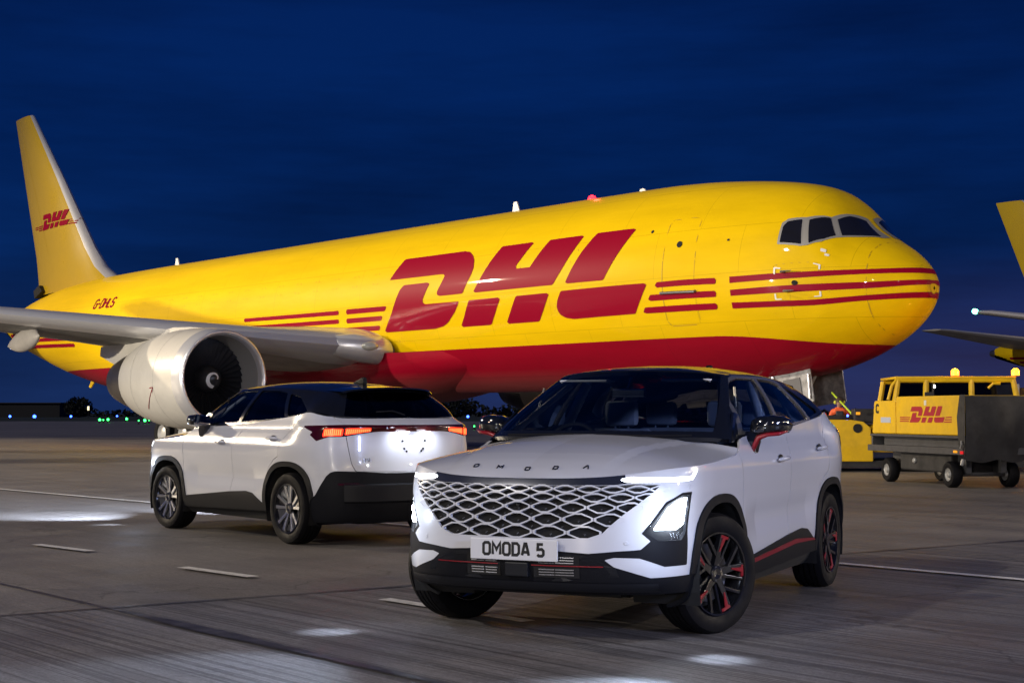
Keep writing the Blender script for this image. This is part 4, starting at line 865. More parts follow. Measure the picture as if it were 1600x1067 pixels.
def make_aircraft(pose, label, nearest=True):
    root = empty('cargo_aircraft', (pose[0], pose[1], 0), pose[2], label=label, cat='aircraft', group='yellow cargo aircraft parked on the apron')
    Xs = np.concatenate([np.linspace(-.019, .2, 24), np.linspace(.2, 3, 60)[1:], np.linspace(3, 12, 60)[1:], np.linspace(12, 36, 40)[1:], np.linspace(36, 54.2, 60)[1:]])
    fp = gridpatch(lambda U, V: FU(U, V), Xs, np.linspace(0, PI, 72))
    d = fp.A[:, :3] - np.stack([fp.A[:, 0] - np.clip(1 + fp.A[:, 0] / 10, 0, 1), 0 * fp.A[:, 0], 0 * fp.A[:, 0] + 4.3], 1)
    fl = (fp.A[:, 3:6] * d).sum(1) < 0; fp.A[fl, 3:6] *= -1
    fp.A[:, 3:6] = np.nan_to_num(fp.A[:, 3:6]); fp.A[-fp.A[:, 0] < .02, 3:6] = (1, 0, 0)
    fus = emit('fuselage', fp, LIV, root)
    decal('logo_lettering', list(LOGO.values()), redp, root)
    nz = []
    gn = gridpatch(lambda U, V: FU(U, V), np.concatenate([np.linspace(0.0, .3, 40), np.linspace(.3, 4.14, 90)[1:]]), np.linspace(0, PI, 400))
    d_ = gn.A[:, :3] - np.stack([gn.A[:, 0] - 1, 0 * gn.A[:, 0], 0 * gn.A[:, 0] + 4.3], 1); f2 = (gn.A[:, 3:6] * d_).sum(1) < 0; gn.A[f2, 3:6] *= -1; gn.A[:, 3:6] = np.nan_to_num(gn.A[:, 3:6]); gn.A[-gn.A[:, 0] < .03, 3:6] = (1, 0, 0)
    zf = lambda X, t: float(FU(X, t)[2])
    for E_ in (((4.56, 4.43), (1.29, 1.405), (1.498, 1.565), (1.573, 1.635)), ((4.275, 4.165), (1.587, 1.70), (1.645, 1.728), (1.701, 1.76)), ((4.0, 3.87), (1.818, 1.915), (1.830, 1.900), (1.826, 1.888))):
        hi = [E_[0][0], zf(.98, E_[1][0]), zf(2.31, E_[2][0]), zf(4.12, E_[3][0])]; lo_ = [E_[0][1], zf(.98, E_[1][1]), zf(2.31, E_[2][1]), zf(4.12, E_[3][1])]; X_ = -gn.A[:, 0]
        H_ = mono([0, .98, 2.31, 4.2], hi)(X_); L_ = mono([0, .98, 2.31, 4.2], lo_)(X_); a_, _ = clip(gn, np.maximum(gn.A[:, 2] - H_, L_ - gn.A[:, 2])); nz.append(a_)
    emit('nose_stripes', nz, redp, root, off=.008)
    gt = gridpatch(lambda U, V: FU(U, V), np.linspace(40.5, 53.0, 90), np.linspace(.6, PI, 260)); gt.A[gt.A[:, 1] * gt.A[:, 4] < 0, 3:6] *= -1; tz = []
    for z0, z1, x0 in ((4.70, 5.02, 52.8), (4.42, 4.74, 52.0), (4.14, 4.46, 51.2)):
        X_ = -gt.A[:, 0]; zc_ = z0 + (z1 - z0) * (X_ - 41) / 12; a_, _ = clip(gt, np.maximum(np.abs(gt.A[:, 2] - zc_) - .075, np.maximum(X_ - x0, 41.5 - X_))); tz.append(a_)
    emit('tail_stripes', tz, redp, root, off=.010)
    # cockpit glazing
    W1 = [(2.90, 1.205), (2.92, 1.02), (2.86, .955), (2.55, .885), (2.40, 1.185)]; W2 = [(2.24, 1.150), (2.40, .860), (2.05, .668), (1.79, .860), (1.97, 1.010)]; W3 = [(1.69, .790), (1.94, .605), (1.86, .38), (1.68, .15), (1.42, .19), (1.18, .26), (1.38, .50)]
    FR = [(2.96, 1.228), (2.98, .98), (2.87, .915), (2.48, .838), (2.05, .645), (1.93, .40), (1.74, .06), (1.11, .06), (1.12, .24), (1.40, .57), (1.70, .835), (2.00, 1.065), (2.26, 1.178), (2.42, 1.210)]
    decal('windscreen_frame', [FR], mat('frame_grey', (.25, .245, .24), .4), root, off=.012, step=.03)
    for Wn in (W1, W2, W3):
        for sd in (1, -1): decal('cockpit_window', [Wn], darkglass, root, off=.022, step=.02, side=sd)
    lines = outline([(.90, .05), (1.02, .6), (1.03, .9), (.99, 1.27), (.98, 1.58), (.985, 1.95), (.985, 2.2), (.95, 2.5), (.87, 2.95)], .011, False)
    lines += outline([(6.24, 1.02), (6.17, .975), (5.40, .950), (5.28, .985), (5.18, 1.40), (5.17, 1.99), (5.30, 2.03), (6.10, 2.03), (6.21, 1.98), (6.21, 1.40)], .011)
    lines += outline([(2.97, 1.45), (1.95, 1.36), (1.88, 1.80), (2.96, 1.83)], .009)
    for i in range(26):
        X = 8.2 + i * 1.15
        if i < 30: lines += outline([(X, 1.235), (X + .07, 1.205), (X + .22, 1.205), (X + .28, 1.235), (X + .28, 1.325), (X + .22, 1.355), (X + .07, 1.355), (X, 1.325)], .006)
    for X in (22.4, 25.6): lines += outline([(X, 1.15), (X + .9, 1.15), (X + .9, 1.60), (X, 1.60)], .008)
    lines += outline([(38.2, 1.10), (39.2, 1.10), (39.2, 1.75), (38.2, 1.75)], .010)
    decal('panel_seams', lines, gapm, root, off=.006, step=.04)
    hole = lambda X, t, r: [(X + r * math.cos(a), t + r / 2.5 * math.sin(a)) for a in np.linspace(0, 2 * PI, 13)[:-1]]
    decal('ports', [hole(5.74, 1.249, .085), hole(2.47, 1.627, .075), hole(6.77, 1.096, .045), hole(4.28, 1.208, .035)], inner, root, off=.014, step=.02)
    ma = [[(X, t), (X + sx * .17, t), (X + sx * .17, t + sy * .014), (X + sx * .04, t + sy * .014), (X + sx * .04, t + sy * .07), (X, t + sy * .07)] for X, t, sx, sy in ((2.97, 1.470, -1, 1), (1.90, 1.375, 1, 1), (2.97, 1.815, -1, -1), (1.89, 1.80, 1, -1))]
    decal('marking_corners', ma + [[(1.96, 1.150), (1.84, 1.140), (1.84, 1.185), (1.96, 1.195)], [(1.86, 1.20), (1.76, 1.19), (1.76, 1.225), (1.86, 1.235)]], mat('marking_white', (.75, .74, .72), .4), root, off=.015, step=.015)
    dl = MB()
    for q in strokes('G-DHLS', .46, .075, gap=.24, slant=.25): 
        vs = []
        for u, v in q:
            p_ = FU(38.7 - u, 1.225 - (v) / 2.5); vs.append((p_[0], p_[1] - .02, p_[2] + .005))
        dl.add(vs, [(0, 1, 2, 3)]); dl.add([(a_, -b_, c_) for a_, b_, c_ in vs], [(0, 1, 2, 3)])
    dl.build('registration_lettering', redp, root)
    hd_ = MB(); p1, p2 = FU(6.24, 1.718), FU(5.16, 1.706); pr_ = [FU(X, 1.712) + np.array([0, -.05, 0]) for X in np.linspace(6.24, 5.16, 6)]
    hd_.tube([p1] + pr_ + [p2], .035, 8); hd_.build('door_handle', mat('probe_metal', (.25, .25, .26), .35, .8), root)
    for X, t in ((2.71, 1.511), (2.66, 1.722)):
        pb = MB(); a_ = Vector(FU(X, t)); pb.tube([a_, a_ + Vector((0, -.12, 0)), a_ + Vector((.10, -.15, 0)), a_ + Vector((.32, -.15, 0))], [.035, .03, .022, .008], 8); pb.build('pitot_probe', MATS['probe_metal'], root)
    for X, h_ in ((14.76, .34), (36.58, .34), (9.3, .12)):
        an = MB(); an.prism([(-X - .22, 7.27), (-X - .14, 7.29 + h_), (-X - .0, 7.29 + h_), (-X + .16, 7.27)], -.02, .02, 'xz'); an.build('blade_antenna', mat('antenna_white', (.7, .7, .7), .4), root)
    an = MB(); an.prism([(-9.9, 1.92), (-9.8, 1.62), (-9.6, 1.60), (-9.4, 1.92)], -.02, .02, 'xz'); an.build('belly_antenna', redp, root)
    be = MB(); be.rev([(0, .13), (.05, .13), (.14, .09), (.18, 0)], 'z', (-11.42, 0, 7.29), 16); be.build('beacon', mat('beacon_red', (.8, .02, .02), .2, emit=(1, .012, .02), es=8), root, smooth=True)
    BL = bpy.data.lights.new('beacon_light', 'POINT'); BL.energy = 12; BL.color = (1, .05, .05); BL.shadow_soft_size = .1; bo_ = bpy.data.objects.new('beacon_light', BL); col.objects.link(bo_); bo_.parent = root; bo_.location = (-11.42, 0, 7.75)
    # wing/body fairing
    wb = MB(); vs = []; nX, nT = 40, 40
    for i in range(nX):
        s = i / (nX - 1); X = 12.5 + 20.5 * s; e_ = min(1, s / .38, (1 - s) / .30); e_ = e_ * e_ * (3 - 2 * e_)
        for j in range(nT):
            a = PI * j / (nT - 1); w_, h_ = 1.6 + 1.30 * e_, .75 + .79 * e_ ; cz = 3.1; yy = math.copysign(abs(math.cos(a)) ** .75, math.cos(a)) * w_; zz = cz - abs(math.sin(a)) ** .8 * (h_ * (.80 + .20 * e_)); vs.append((-X, yy, zz))
    wb.add(vs, [(i * nT + j, i * nT + j + 1, (i + 1) * nT + j + 1, (i + 1) * nT + j) for i in range(nX - 1) for j in range(nT - 1)]); wb.build('wing_fairing', LIV, root, smooth=True)
    for sd in (-1, 1):
        secs = []
        for y, X, z, c, t, dz in ((1.5, 17.9, 3.24, 10.1, .135, .25), (2.6, 18.2, 3.26, 9.8, .140, .25), (3.6, 18.70, 3.32, 9.3, .140, .25), (5.2, 19.5, 3.46, 8.2, .118, .2), (7.9, 21.35, 3.76, 6.9, .112, .12), (12, 24.1, 4.20, 5.4, .108, .05), (18, 28.1, 4.95, 3.75, .105, .0), (23.0, 31.5, 5.78, 2.45, .10, 0), (23.8, 32.3, 5.88, 1.7, .09, 0)): secs.append((X, y * sd, z, c, t, dz))
        vs, fs, n = wing_loft(secs); wg = MB()
        for f_ in fs:
            if len(f_) == 4:
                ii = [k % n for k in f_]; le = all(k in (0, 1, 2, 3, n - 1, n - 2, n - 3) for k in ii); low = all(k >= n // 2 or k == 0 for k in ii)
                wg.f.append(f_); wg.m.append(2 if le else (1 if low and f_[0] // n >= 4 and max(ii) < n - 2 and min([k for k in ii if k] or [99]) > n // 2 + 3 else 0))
            else: wg.f.append(f_); wg.m.append(0)
        wg.v = vs; W = wg.build('wing', [wingm, wing_shade, alu], root, smooth=40)
        fg = MB()
        for y, X, z, l in ((6.2, 25.6, 2.9, 3.6), (10.9, 24.3, 3.72, 2.5)):
            fc = MB(); vs2 = []
            for i in range(12):
                s = i / 11; r_ = .26 * math.sin(PI * min(1, s * 1.02) ** .8) ** .7 + .01
                for k in range(12): a = 2 * PI * k / 12; vs2.append((-(X + l * s), y * sd + r_ * .7 * math.cos(a), z - .1 - .25 * s + r_ * 1.3 * math.sin(a)))
            fc.add(vs2, [(i * 12 + k, i * 12 + (k + 1) % 12, (i + 1) * 12 + (k + 1) % 12, (i + 1) * 12 + k) for i in range(11) for k in range(12)]); fc.build('flap_track_fairing', wingm, W, smooth=True)
        rb = MB(); vs = []
        for y_, xf_, zt_, zb_, l_ in ((3.75, -18.80, 3.66, 3.04, 1.0), (3.3, -18.28, 3.70, 2.88, 1.4), (2.62, -17.95, 3.66, 2.74, 1.6), (2.30, -17.95, 3.55, 2.80, 1.6)):
            zm = (zt_ + zb_) / 2; h_ = (zt_ - zb_) / 2; vs += [(xf_ + (1 - math.cos(a)) * -.42, y_ * sd, zm + h_ * math.sin(a)) for a in np.linspace(-PI / 2, PI / 2, 11)] + [(xf_ - l_, y_ * sd, zm + h_ * .8), (xf_ - l_, y_ * sd, zm - h_ * .8)]
        nr = 13; rb.add(vs, [(i * nr + k, i * nr + (k + 1) % nr, (i + 1) * nr + (k + 1) % nr, (i + 1) * nr + k) for i in range(3) for k in range(nr)] + [tuple(range(nr)), tuple(range(3 * nr, 4 * nr))]); rbo = rb.build('wing_root_fairing', alu, W, smooth=35)
        ll = MB(); ll.rev([(-.02, .17), (.02, .16), (.06, .10), (.075, 0)], 'x', n=20); ll.v = [(x_, y_ * 1.5, z_ * .8) for x_, y_, z_ in ll.v]; ll.xf(Matrix.Translation((-18.06, 3.08 * sd, 3.30)) @ Matrix.Rotation(R(-36 * -sd), 4, 'Z')); ll.build('landing_light', mat('landing_lens', (.75, .78, .70), .12, .4, 1), W, smooth=True)
        nl = MB(); nl.rev([(-.14, .0), (-.10, .11), (.10, .11), (.14, 0)], 'x', (-32.3, 23.75 * sd, 5.9), 10); nl.build('navigation_light', mat('nav_green' if sd < 0 else 'nav_red', (.1, .8, .5) if sd < 0 else (.8, .1, .1), .3, emit=(.15, 1, .62) if sd < 0 else (1, .1, .1), es=60 if not nearest else 20), W)
        # engine
        e_ = bpy.data.objects.new('engine', None); col.objects.link(e_); e_.parent = root; e_.location = (-18.27, 7.9 * sd, 2.27)
        m = MB(); m.rev([(-.52, 1.428), (-.30, 1.41), (-.12, 1.385), (-.03, 1.355), (0, 1.32), (-.02, 1.28), (-.10, 1.24), (-.24, 1.21)], 'x', n=80); m.build('inlet_lip', alu, e_, smooth=True)
        m = MB(); m.rev([(-.52, 1.428), (-.7, 1.445), (-1.4, 1.48), (-2.3, 1.475), (-3.2, 1.40), (-3.9, 1.28), (-4.45, 1.15), (-4.55, 1.12), (-4.4, 1.07), (-3.2, 1.07)], 'x', n=80); c_ = m.build('cowling', nac, e_, smooth=50)
        for xx in (-1.55, -3.1):
            m = MB(); rr_ = np.interp(-xx, [.3, .7, 1.4, 2.3, 3.3], [1.40, 1.445, 1.48, 1.48, 1.42]); m.rev([(xx, rr_ + .001), (xx - .006, rr_ + .004), (xx - .014, rr_ + .001)], 'x', n=80); m.build('cowl_seam', mat('seam_grey', (.30, .29, .26), .5), c_)
        m = MB(); th = R(25)
        for dy, dz in ((-1, 0),):
            P2_ = []
            for q in range(7):
                xx = -1.7 - .25 * q * .5; a = (-.18 - .075 * q); rr_ = 1.483; P2_.append((xx + .12, -sd * -1 * 0 + (rr_ * math.cos(a)) * sd * (1 if sd > 0 else 1), rr_ * math.sin(a)))
            m.tube(P2_, .012, 6); m.tube([P2_[0], (P2_[0][0] - .10, P2_[0][1], P2_[0][2] - .16)], .014, 6); m.tube([P2_[0], (P2_[0][0] - .20, P2_[0][1], P2_[0][2] - .02)], .014, 6)
        m.build('red_arrow', redp, c_)
        m = MB()
        for q in range(5):
            a = -PI / 2 + (q - 2) * .12; m.box(-3.0 + .5 * q, -2.86 + .5 * q, 1.47 * math.cos(a) - .02, 1.47 * math.cos(a) + .02, 1.478 * math.sin(a) - .01, 1.478 * math.sin(a) + .01)
        m.build('cowl_latches', MATS['seam_grey'], c_)
        m = MB(); m.rev([(-.24, 1.21), (-.75, 1.19), (-1.2, 1.185)], 'x', n=80); m.build('inlet_duct', mat('inlet_liner', (.34, .33, .31), .5), e_, smooth=True)
        m = MB(); m.rev([(-1.25, 1.19), (-1.26, 0)], 'x', n=48); m.build('fan_backing', inner, e_)
        m = MB()
        for k in range(38):
            a = 2 * PI * k / 38; vs = []
            for r_, tw, w_ in ((.38, .5, .075), (.7, .8, .095), (1.17, 1.1, .11)):
                for s_ in (-1, 1):
                    t_ = a + s_ * w_ * math.sin(tw) / r_ * 1.0; vs.append((-1.12 - s_ * w_ * math.cos(tw), r_ * math.cos(t_), r_ * math.sin(t_)))
            m.add(vs, [(0, 1, 3, 2), (2, 3, 5, 4)])
        m.build('fan_blades', mat('fan_metal', (.035, .035, .042), .4, .6), e_, smooth=True)
        m = MB(); m.rev([(-1.12, .40), (-.95, .38), (-.78, .30), (-.62, .16), (-.56, .05), (-.555, 0)], 'x', n=40); s_ = m.build('spinner', mat('spinner_black', (.02, .02, .022), .35), e_, smooth=True)
        m = MB(); n_ = 40; vs = []
        for k in range(n_):
            q_ = k / (n_ - 1); a = -.4 + q_ * 5.2; rr = .05 + .19 * q_; w_ = .035 + .02 * q_
            for r_ in (rr - w_ / 2, rr + w_): vs.append((np.interp(r_, [0, .05, .16, .30, .38], [-.545, -.55, -.61, -.77, -.94]), r_ * math.cos(a), r_ * math.sin(a)))
        m.add(vs, [(2 * k, 2 * k + 1, 2 * k + 3, 2 * k + 2) for k in range(n_ - 1)]); m.build('spinner_spiral', mat('spiral_white', (.75, .75, .75), .5), s_)
        m = MB(); m.rev([(-3.4, 1.06), (-4.6, 1.0), (-5.6, .86), (-6.35, .68), (-6.38, .64), (-5.6, .6)], 'x', n=48); m.build('core_nozzle', exh, e_, smooth=50)
        m = MB(); m.rev([(-5.8, .46), (-6.6, .38), (-7.3, .18), (-7.55, 0)], 'x', n=32); m.build('exhaust_plug', exh, e_, smooth=True)
        # pylon: loft of thin sections
        py = MB(); vs = []; P_ = [(-.9, 1.30, 1.44), (-1.8, 1.30, 1.52), (-2.8, 1.1, 1.55), (-4.0, .7, 1.45), (-5.2, .45, 1.32), (-6.6, .50, 1.2), (-8.2, .85, 1.15)]
        for x_, z0, z1 in P_:
            w_ = np.interp(-x_, [.9, 2, 5, 8.2], [.05, .32, .42, .05])
            vs += [(x_, -w_, z0), (x_, w_, z0), (x_, w_ * .9, (z0 + z1) / 2), (x_, w_ * .55, z1), (x_, -w_ * .55, z1), (x_, -w_ * .9, (z0 + z1) / 2)]
        py.add(vs, [(i * 6 + k, i * 6 + (k + 1) % 6, (i + 1) * 6 + (k + 1) % 6, (i + 1) * 6 + k) for i in range(len(P_) - 1) for k in range(6)]); py.build('pylon', nac, e_, smooth=35)
        st_ = MB(); st_.prism([(-1.5, 0), (-2.4, .0), (-2.6, .34), (-2.2, .34)], -.012, .012, 'xz'); st_.xf(Matrix.Rotation(R(-50 * sd), 4, 'X')); st_.v = [(x_, y_ + sd * -1.12 * 0 + (-sd) * 0 + (1.0 * -sd), z_ + 1.05) for x_, y_, z_ in st_.v]; st_.build('nacelle_strake', nac, e_)
        # main gear
        gr = bpy.data.objects.new('main_gear', None); col.objects.link(gr); gr.parent = root; gr.location = (-26.8, 4.65 * sd, 0)
        gm = MB(); gm.tube([(0, 0, .6), (0, 0, 3.1)], .13, 12); gm.tube([(-.75, 0, .58), (.75, 0, .58)], .10, 10); gm.tube([(0, 0, 1.7), (-.1, -1.3 * sd, 2.9)], .07, 8); gm.tube([(-.75, -.5, .57), (-.75, .5, .57)], .07); gm.tube([(.75, -.5, .57), (.75, .5, .57)], .07); gm.build('gear_strut', mat('gear_paint', (.5, .5, .5), .4, .2), gr, smooth=40)
        dr = MB(); dr.box(-.9, .9, .42 * sd, .46 * sd, 1.5, 3.0); dr.build('gear_door', wingm, gr)
        for x_ in (-.75, .75):
            for y_ in (-.38, .38):
                t = MB(); t.rev([(-.16, .30), (-.19, .36), (-.19, .50), (-.14, .565), (.14, .565), (.19, .50), (.19, .36), (.16, .30)], 'y', (x_, y_, .568), 36); tt = t.build('wheel', rubber, gr, smooth=40)
                t = MB(); t.rev([(-.13, 0), (-.13, .12), (-.08, .22), (-.16, .30), (.16, .30), (.08, .22), (.13, .12), (.13, 0)], 'y', (x_, y_, .568), 30); t.build('rim', MATS['gear_paint'], tt, smooth=40)
        # stabiliser
        secs = [(46.3, .4 * sd, 5.60, 6.2, .10, 0), (47.1, 1.6 * sd, 5.70, 5.5, .10, 0), (51.7, 9.0 * sd, 6.60, 2.1, .09, 0), (52.2, 9.35 * sd, 6.65, 1.5, .07, 0)]
        vs, fs, n = wing_loft(secs, 20); sb = MB(); sb.v = vs; sb.f = fs; sb.m = [0 if len(f_) != 4 or not all(k % n in (0, 1, 2, n - 1, n - 2) for k in f_) else 1 for f_ in fs]; sb.build('stabiliser', [wingm, alu], root, smooth=40)
    # fin
    fn = MB(); vs = []; n = 24; secs = [(41.2, 6.9, 51.0, .55), (42.4, 7.35, 50.9, .50), (43.4, 7.8, 51.0, .46), (44.6, 8.75, 51.25, .42), (48.1, 12.25, 52.65, .30), (51.80, 15.80, 54.06, .17), (51.95, 15.86, 54.06, .12)]
    for X, z, TE, th in secs:
        c = TE - X
        for i in range(n):
            a = 2 * PI * i / n; xc = .5 * (1 - math.cos(a)); sg = 1 if a <= PI else -1; t_ = th * 2.1 * (1.4845 * math.sqrt(max(xc, 0)) - .63 * xc - 1.758 * xc ** 2 + 1.4215 * xc ** 3 - .5075 * xc ** 4)
            vs.append((-(X + xc * c), sg * t_, z))
    fs = [(j * n + i, j * n + (i + 1) % n, (j + 1) * n + (i + 1) % n, (j + 1) * n + i) for j in range(len(secs) - 1) for i in range(n)] + [tuple(range((len(secs) - 1) * n, len(secs) * n))]
    fn.v = vs; fn.f = fs; fn.m = [1 if len(f_) == 4 and all(k % n in (0, 1, 2, n - 1, n - 2) for k in f_) else 0 for f_ in fs]
    finm = mat('fin_yellow', (.50, .33, .012), .30, 0, .4, noise=(.5, .1)); fin = fn.build('fin', [finm, alu], root, smooth=40)
    lg = MB()
    for k, P in LOGO.items():
        if k in ('l1', 'l2'): P = [(min(p[0], 22.4), p[1]) for p in P]
        for sd in (-1, 1):
            q = []
            for X, t in P:
                u = (X - 4.5) / 17.9; w = (1.905 - t) / .86
                Xf = 46.06 + u * 5.02; z = 9.95 + w * .74 + (1 - u) * .0; c0 = np.interp(z, [8.75, 12.25], [44.6, 48.1]); te = np.interp(z, [8.75, 12.25], [51.25, 52.65]); th = np.interp(z, [8.75, 12.25], [.42, .30]); xc = (Xf - c0) / (te - c0)
                y_ = th * 2.1 * (1.4845 * math.sqrt(max(xc, 0)) - .63 * xc - 1.758 * xc ** 2 + 1.4215 * xc ** 3 - .5075 * xc ** 4) + .02; q.append((-Xf, sd * max(y_, .03), z))
            lg.add(q, [tuple(range(len(q)))])
    lg.build('fin_lettering', redp, fin)
    rd = MB()
    for sd in (-1, 1):
        q = []
        for z, te, c0, th in ((8.75, 51.25, 44.6, .42), (12.25, 52.65, 48.1, .30), (15.7, 54.0, 51.7, .17)):
            for dx in (0, .03):
                xc = .68 + dx / (te - c0); y_ = th * 2.1 * (1.4845 * math.sqrt(xc) - .63 * xc - 1.758 * xc ** 2 + 1.4215 * xc ** 3 - .5075 * xc ** 4) + .006; q.append((-(c0 + xc * (te - c0)), sd * y_, z))
        rd.add(q, [(0, 1, 3, 2), (2, 3, 5, 4)])
    rd.build('rudder_gap', gapm, fin)
    ap = MB(); ap.rev([(0, .30), (-.35, .24), (-.5, .18)], 'x', (-54.15, 0, 5.4), 24); ap.build('tail_exhaust', exh, root, smooth=True)
    tsk = MB(); tsk.prism([(-44.6, 2.9), (-45.0, 2.45), (-44.8, 2.4), (-44.2, 2.85)], -.03, .03, 'xz'); tsk.build('drain_mast', yellow, root)
    ot = MB(); ot.prism([(-50.55, 6.75), (-50.7, 7.1), (-50.1, 7.35), (-49.7, 7.05)], -.35, .35, 'xz'); ot.build('fin_root_slot', inner, root)
    # nose gear
    ng = bpy.data.objects.new('nose_gear', None); col.objects.link(ng); ng.parent = root; ng.location = (-4.1, 0, 0)
    gm = MB(); gm.tube([(0, 0, .5), (0, 0, 2.4)], .085, 12); gm.tube([(0, -.34, .47), (0, .34, .47)], .055); gm.tube([(.05, 0, 1.2), (.75, 0, 2.3)], .05); gm.tube([(.02, .1, 1.0), (.22, .1, 1.25), (.05, .1, 1.5)], .03); gm.box(-.16, .16, -.16, .16, 1.35, 1.55, bev=.03); gm.build('gear_strut', MATS['gear_paint'], ng, smooth=40)
    for y_ in (-.28, .28):
        t = MB(); t.rev([(-.12, .24), (-.15, .30), (-.15, .40), (-.10, .468), (.10, .468), (.15, .40), (.15, .30), (.12, .24)], 'y', (0, y_, .47), 36); tt = t.build('wheel', rubber, ng, smooth=40)
        t = MB(); t.rev([(-.10, 0), (-.10, .10), (-.06, .18), (-.12, .24), (.12, .24), (.06, .18), (.10, .10), (.10, 0)], 'y', (0, y_, .47), 24); t.build('rim', MATS['gear_paint'], tt, smooth=40)
    gd = mat('gear_bay_grey', (.34, .34, .35), .4, .3, noise=(6, .6)); wd = MB(); wd.prism([(1.02, 2.35), (1.14, 1.55), (-.16, 1.38), (-.30, 2.3)], -.62, -.585, 'xz'); door_ = wd.build('gear_door', gd, ng)
    dd = MB(); dd.prism([(.72, 2.12), (.80, 1.72), (.25, 1.64), (.20, 2.05)], -.64, -.622, 'xz'); dd.build('door_recess', mat('bay_dark', (.09, .09, .10), .5), door_)
    dd = MB(); dd.tube([(-.10, -.66, 2.15), (.0, -.66, 1.5)], .035); dd.tube([(.55, -.65, 1.60), (.62, -.65, 1.78)], .02); dd.tube([(1.0, -.66, 2.2), (1.05, -.66, 1.62)], .03); dd.build('door_struts', mat('gear_steel', (.6, .6, .62), .3, .8), door_)
    wd = MB(); wd.prism([(1.02, 2.35), (1.14, 1.55), (-.16, 1.38), (-.30, 2.3)], .585, .62, 'xz'); wd.build('gear_door', gd, ng)
    wd = MB(); wd.prism([(-.34, 2.25), (-.34, 1.66), (-2.0, 1.55), (-2.0, 2.1)], -.62, -.58, 'xz'); rdoor = wd.build('gear_door', redp, ng)
    ws2 = MB(); ws2.prism([(-.62, 2.2), (-.62, 1.66), (-.70, 1.65), (-.70, 2.2)], -.628, -.621, 'xz'); ws2.build('door_stripe', mat('stripe_white', (.7, .66, .6), .5), rdoor)
    return root
ac = make_aircraft((9.548, 34.693, -.881), 'big yellow cargo jet with a red belly behind both cars')
def place_copy(x, y, yaw, label, s=1.0):
    c = copy_tree(ac); c.location = (x, y, 0); c.rotation_euler = (0, 0, yaw); c.scale = (s, s, s); c['label'] = label; return c
place_copy(68.14, 64.78, -.881, 'yellow aircraft tail and stabiliser cut off by the right edge of the photo')
place_copy(19.3, 20.3, R(-120), 'smaller aircraft at the far right with a green light on its grey wing tip', .80)
# ------------------------------------------------------------------ ground equipment
gyel = mat('equipment_yellow', (.72, .44, .005), .42, 0, .2, noise=(2.5, .22)); gdark = mat('equipment_dark', (.020, .019, .021), .6, noise=(3, .5)); gfr = mat('chassis_grey', (.055, .055, .06), .45, noise=(4, .4)); amber = mat('amber_lamp', (.9, .4, .02), .3, emit=(1, .30, .012), es=7)
amb2 = mat('amber_reflector', (.7, .28, .01), .3, emit=(1, .4, .02), es=.6); redr = mat('red_reflector', (.6, .01, .02), .3, emit=(1, .02, .02), es=.35)  # the reflectors' returned light is put in as a weak glow
cabglass = glass('cab_glass', (.16, .17, .22)); hub = mat('hub_grey', (.30, .30, .30), .45, .3)
def small_wheel(parent, x, y, r, w, name='wheel'):
    t = MB(); t.rev([(-w / 2, r * .5), (-w / 2 - .01, r * .62), (-w / 2 - .005, r * .88), (-w / 2 + .03, r), (w / 2 - .03, r), (w / 2 + .005, r * .88), (w / 2 + .01, r * .62), (w / 2, r * .5)], 'y', (x, y, r), 32); tt = t.build(name, rubber, parent, smooth=40)
    for sg in (1, -1):
      t = MB(); t.rev([(sg * w * .50, r * .55), (sg * w * .40, r * .45), (sg * w * .30, r * .30), (sg * w * .52, r * .20), (sg * w * .55, 0)], 'y', (x, y, r), 24); t.build('hub', hub, tt, smooth=40)
    return tt
# ground power trailer: x along its length (away from camera = +x), left side = +y
UX_, UY_ = -.21, .977
tr = empty('power_trailer', (7.53, 25.6, 0), math.atan2(UY_, UX_), label='yellow ground power trailer with a letter C, its near end covered in black tarp', cat='trailer')
m = MB(); m.prism([(.04, .885), (.10, 1.565), (2.52, 1.565), (2.52, 1.495), (3.42, 1.495), (3.52, .885)], -1.26, -.02, 'xz'); hb = m.build('housing', gyel, tr, bev=.02)
m = MB()
for poly in ([(.06, .90), (.12, 1.545), (2.50, 1.545), (2.50, .90)], [(2.53, .90), (2.53, 1.475), (3.40, 1.475), (3.49, .90)]): m.prism(poly, -.02, .0, 'xz')
sp_ = m.build('side_panels', gyel, tr, bev=.008)
m = MB()
for q in strokes('C', .18, .042): m.add([(3.26 - u, .0035, 1.26 + v) for u, v in q], [(0, 1, 2, 3)])
m.build('letter', plateb, sp_)
m = MB()
for k, P in LOGO.items():
    if k in ('l1', 'l2'): continue
    if k == 'l3': P = [(21.6, 1.606), (17.98, 1.610), (18.10, 1.664), (21.6, 1.664)]
    if k == 'l4': P = [(21.6, 1.712), (18.22, 1.714), (18.34, 1.768), (21.6, 1.768)]
    if k == 'l5': P = [(21.6, 1.818), (18.42, 1.820), (18.53, 1.874), (21.6, 1.874)]
    m.add([(.42 + (X - 4.5) / 17.1 * 1.92, .0035, 1.10 + (1.905 - t) / .86 * .285) for X, t in P], [tuple(range(len(P)))])
m.build('logo_lettering', mat('decal_red', (.36, .006, .02), .45), sp_)
m = MB(); m.box(2.72, 3.12, .0, .006, 1.09, 1.19); m.build('data_plate', mat('data_plate_grey', (.42, .45, .52), .4), sp_)
m = MB()
for q in strokes('TUG', .045, .009, gap=.3): m.add([(2.93 - u, .0035, 1.27 + v) for u, v in q], [(0, 1, 2, 3)])
for q in strokes('CODE 5' if 0 else 'C2075', .045, .009, gap=.3) if 0 else []: pass
for x_ in (1.4,): m.add([(x_ - .03, .0035, 1.42), (x_ + .03, .0035, 1.42), (x_ + .03, .0035, 1.48), (x_ - .03, .0035, 1.48)], [(0, 1, 2, 3)])
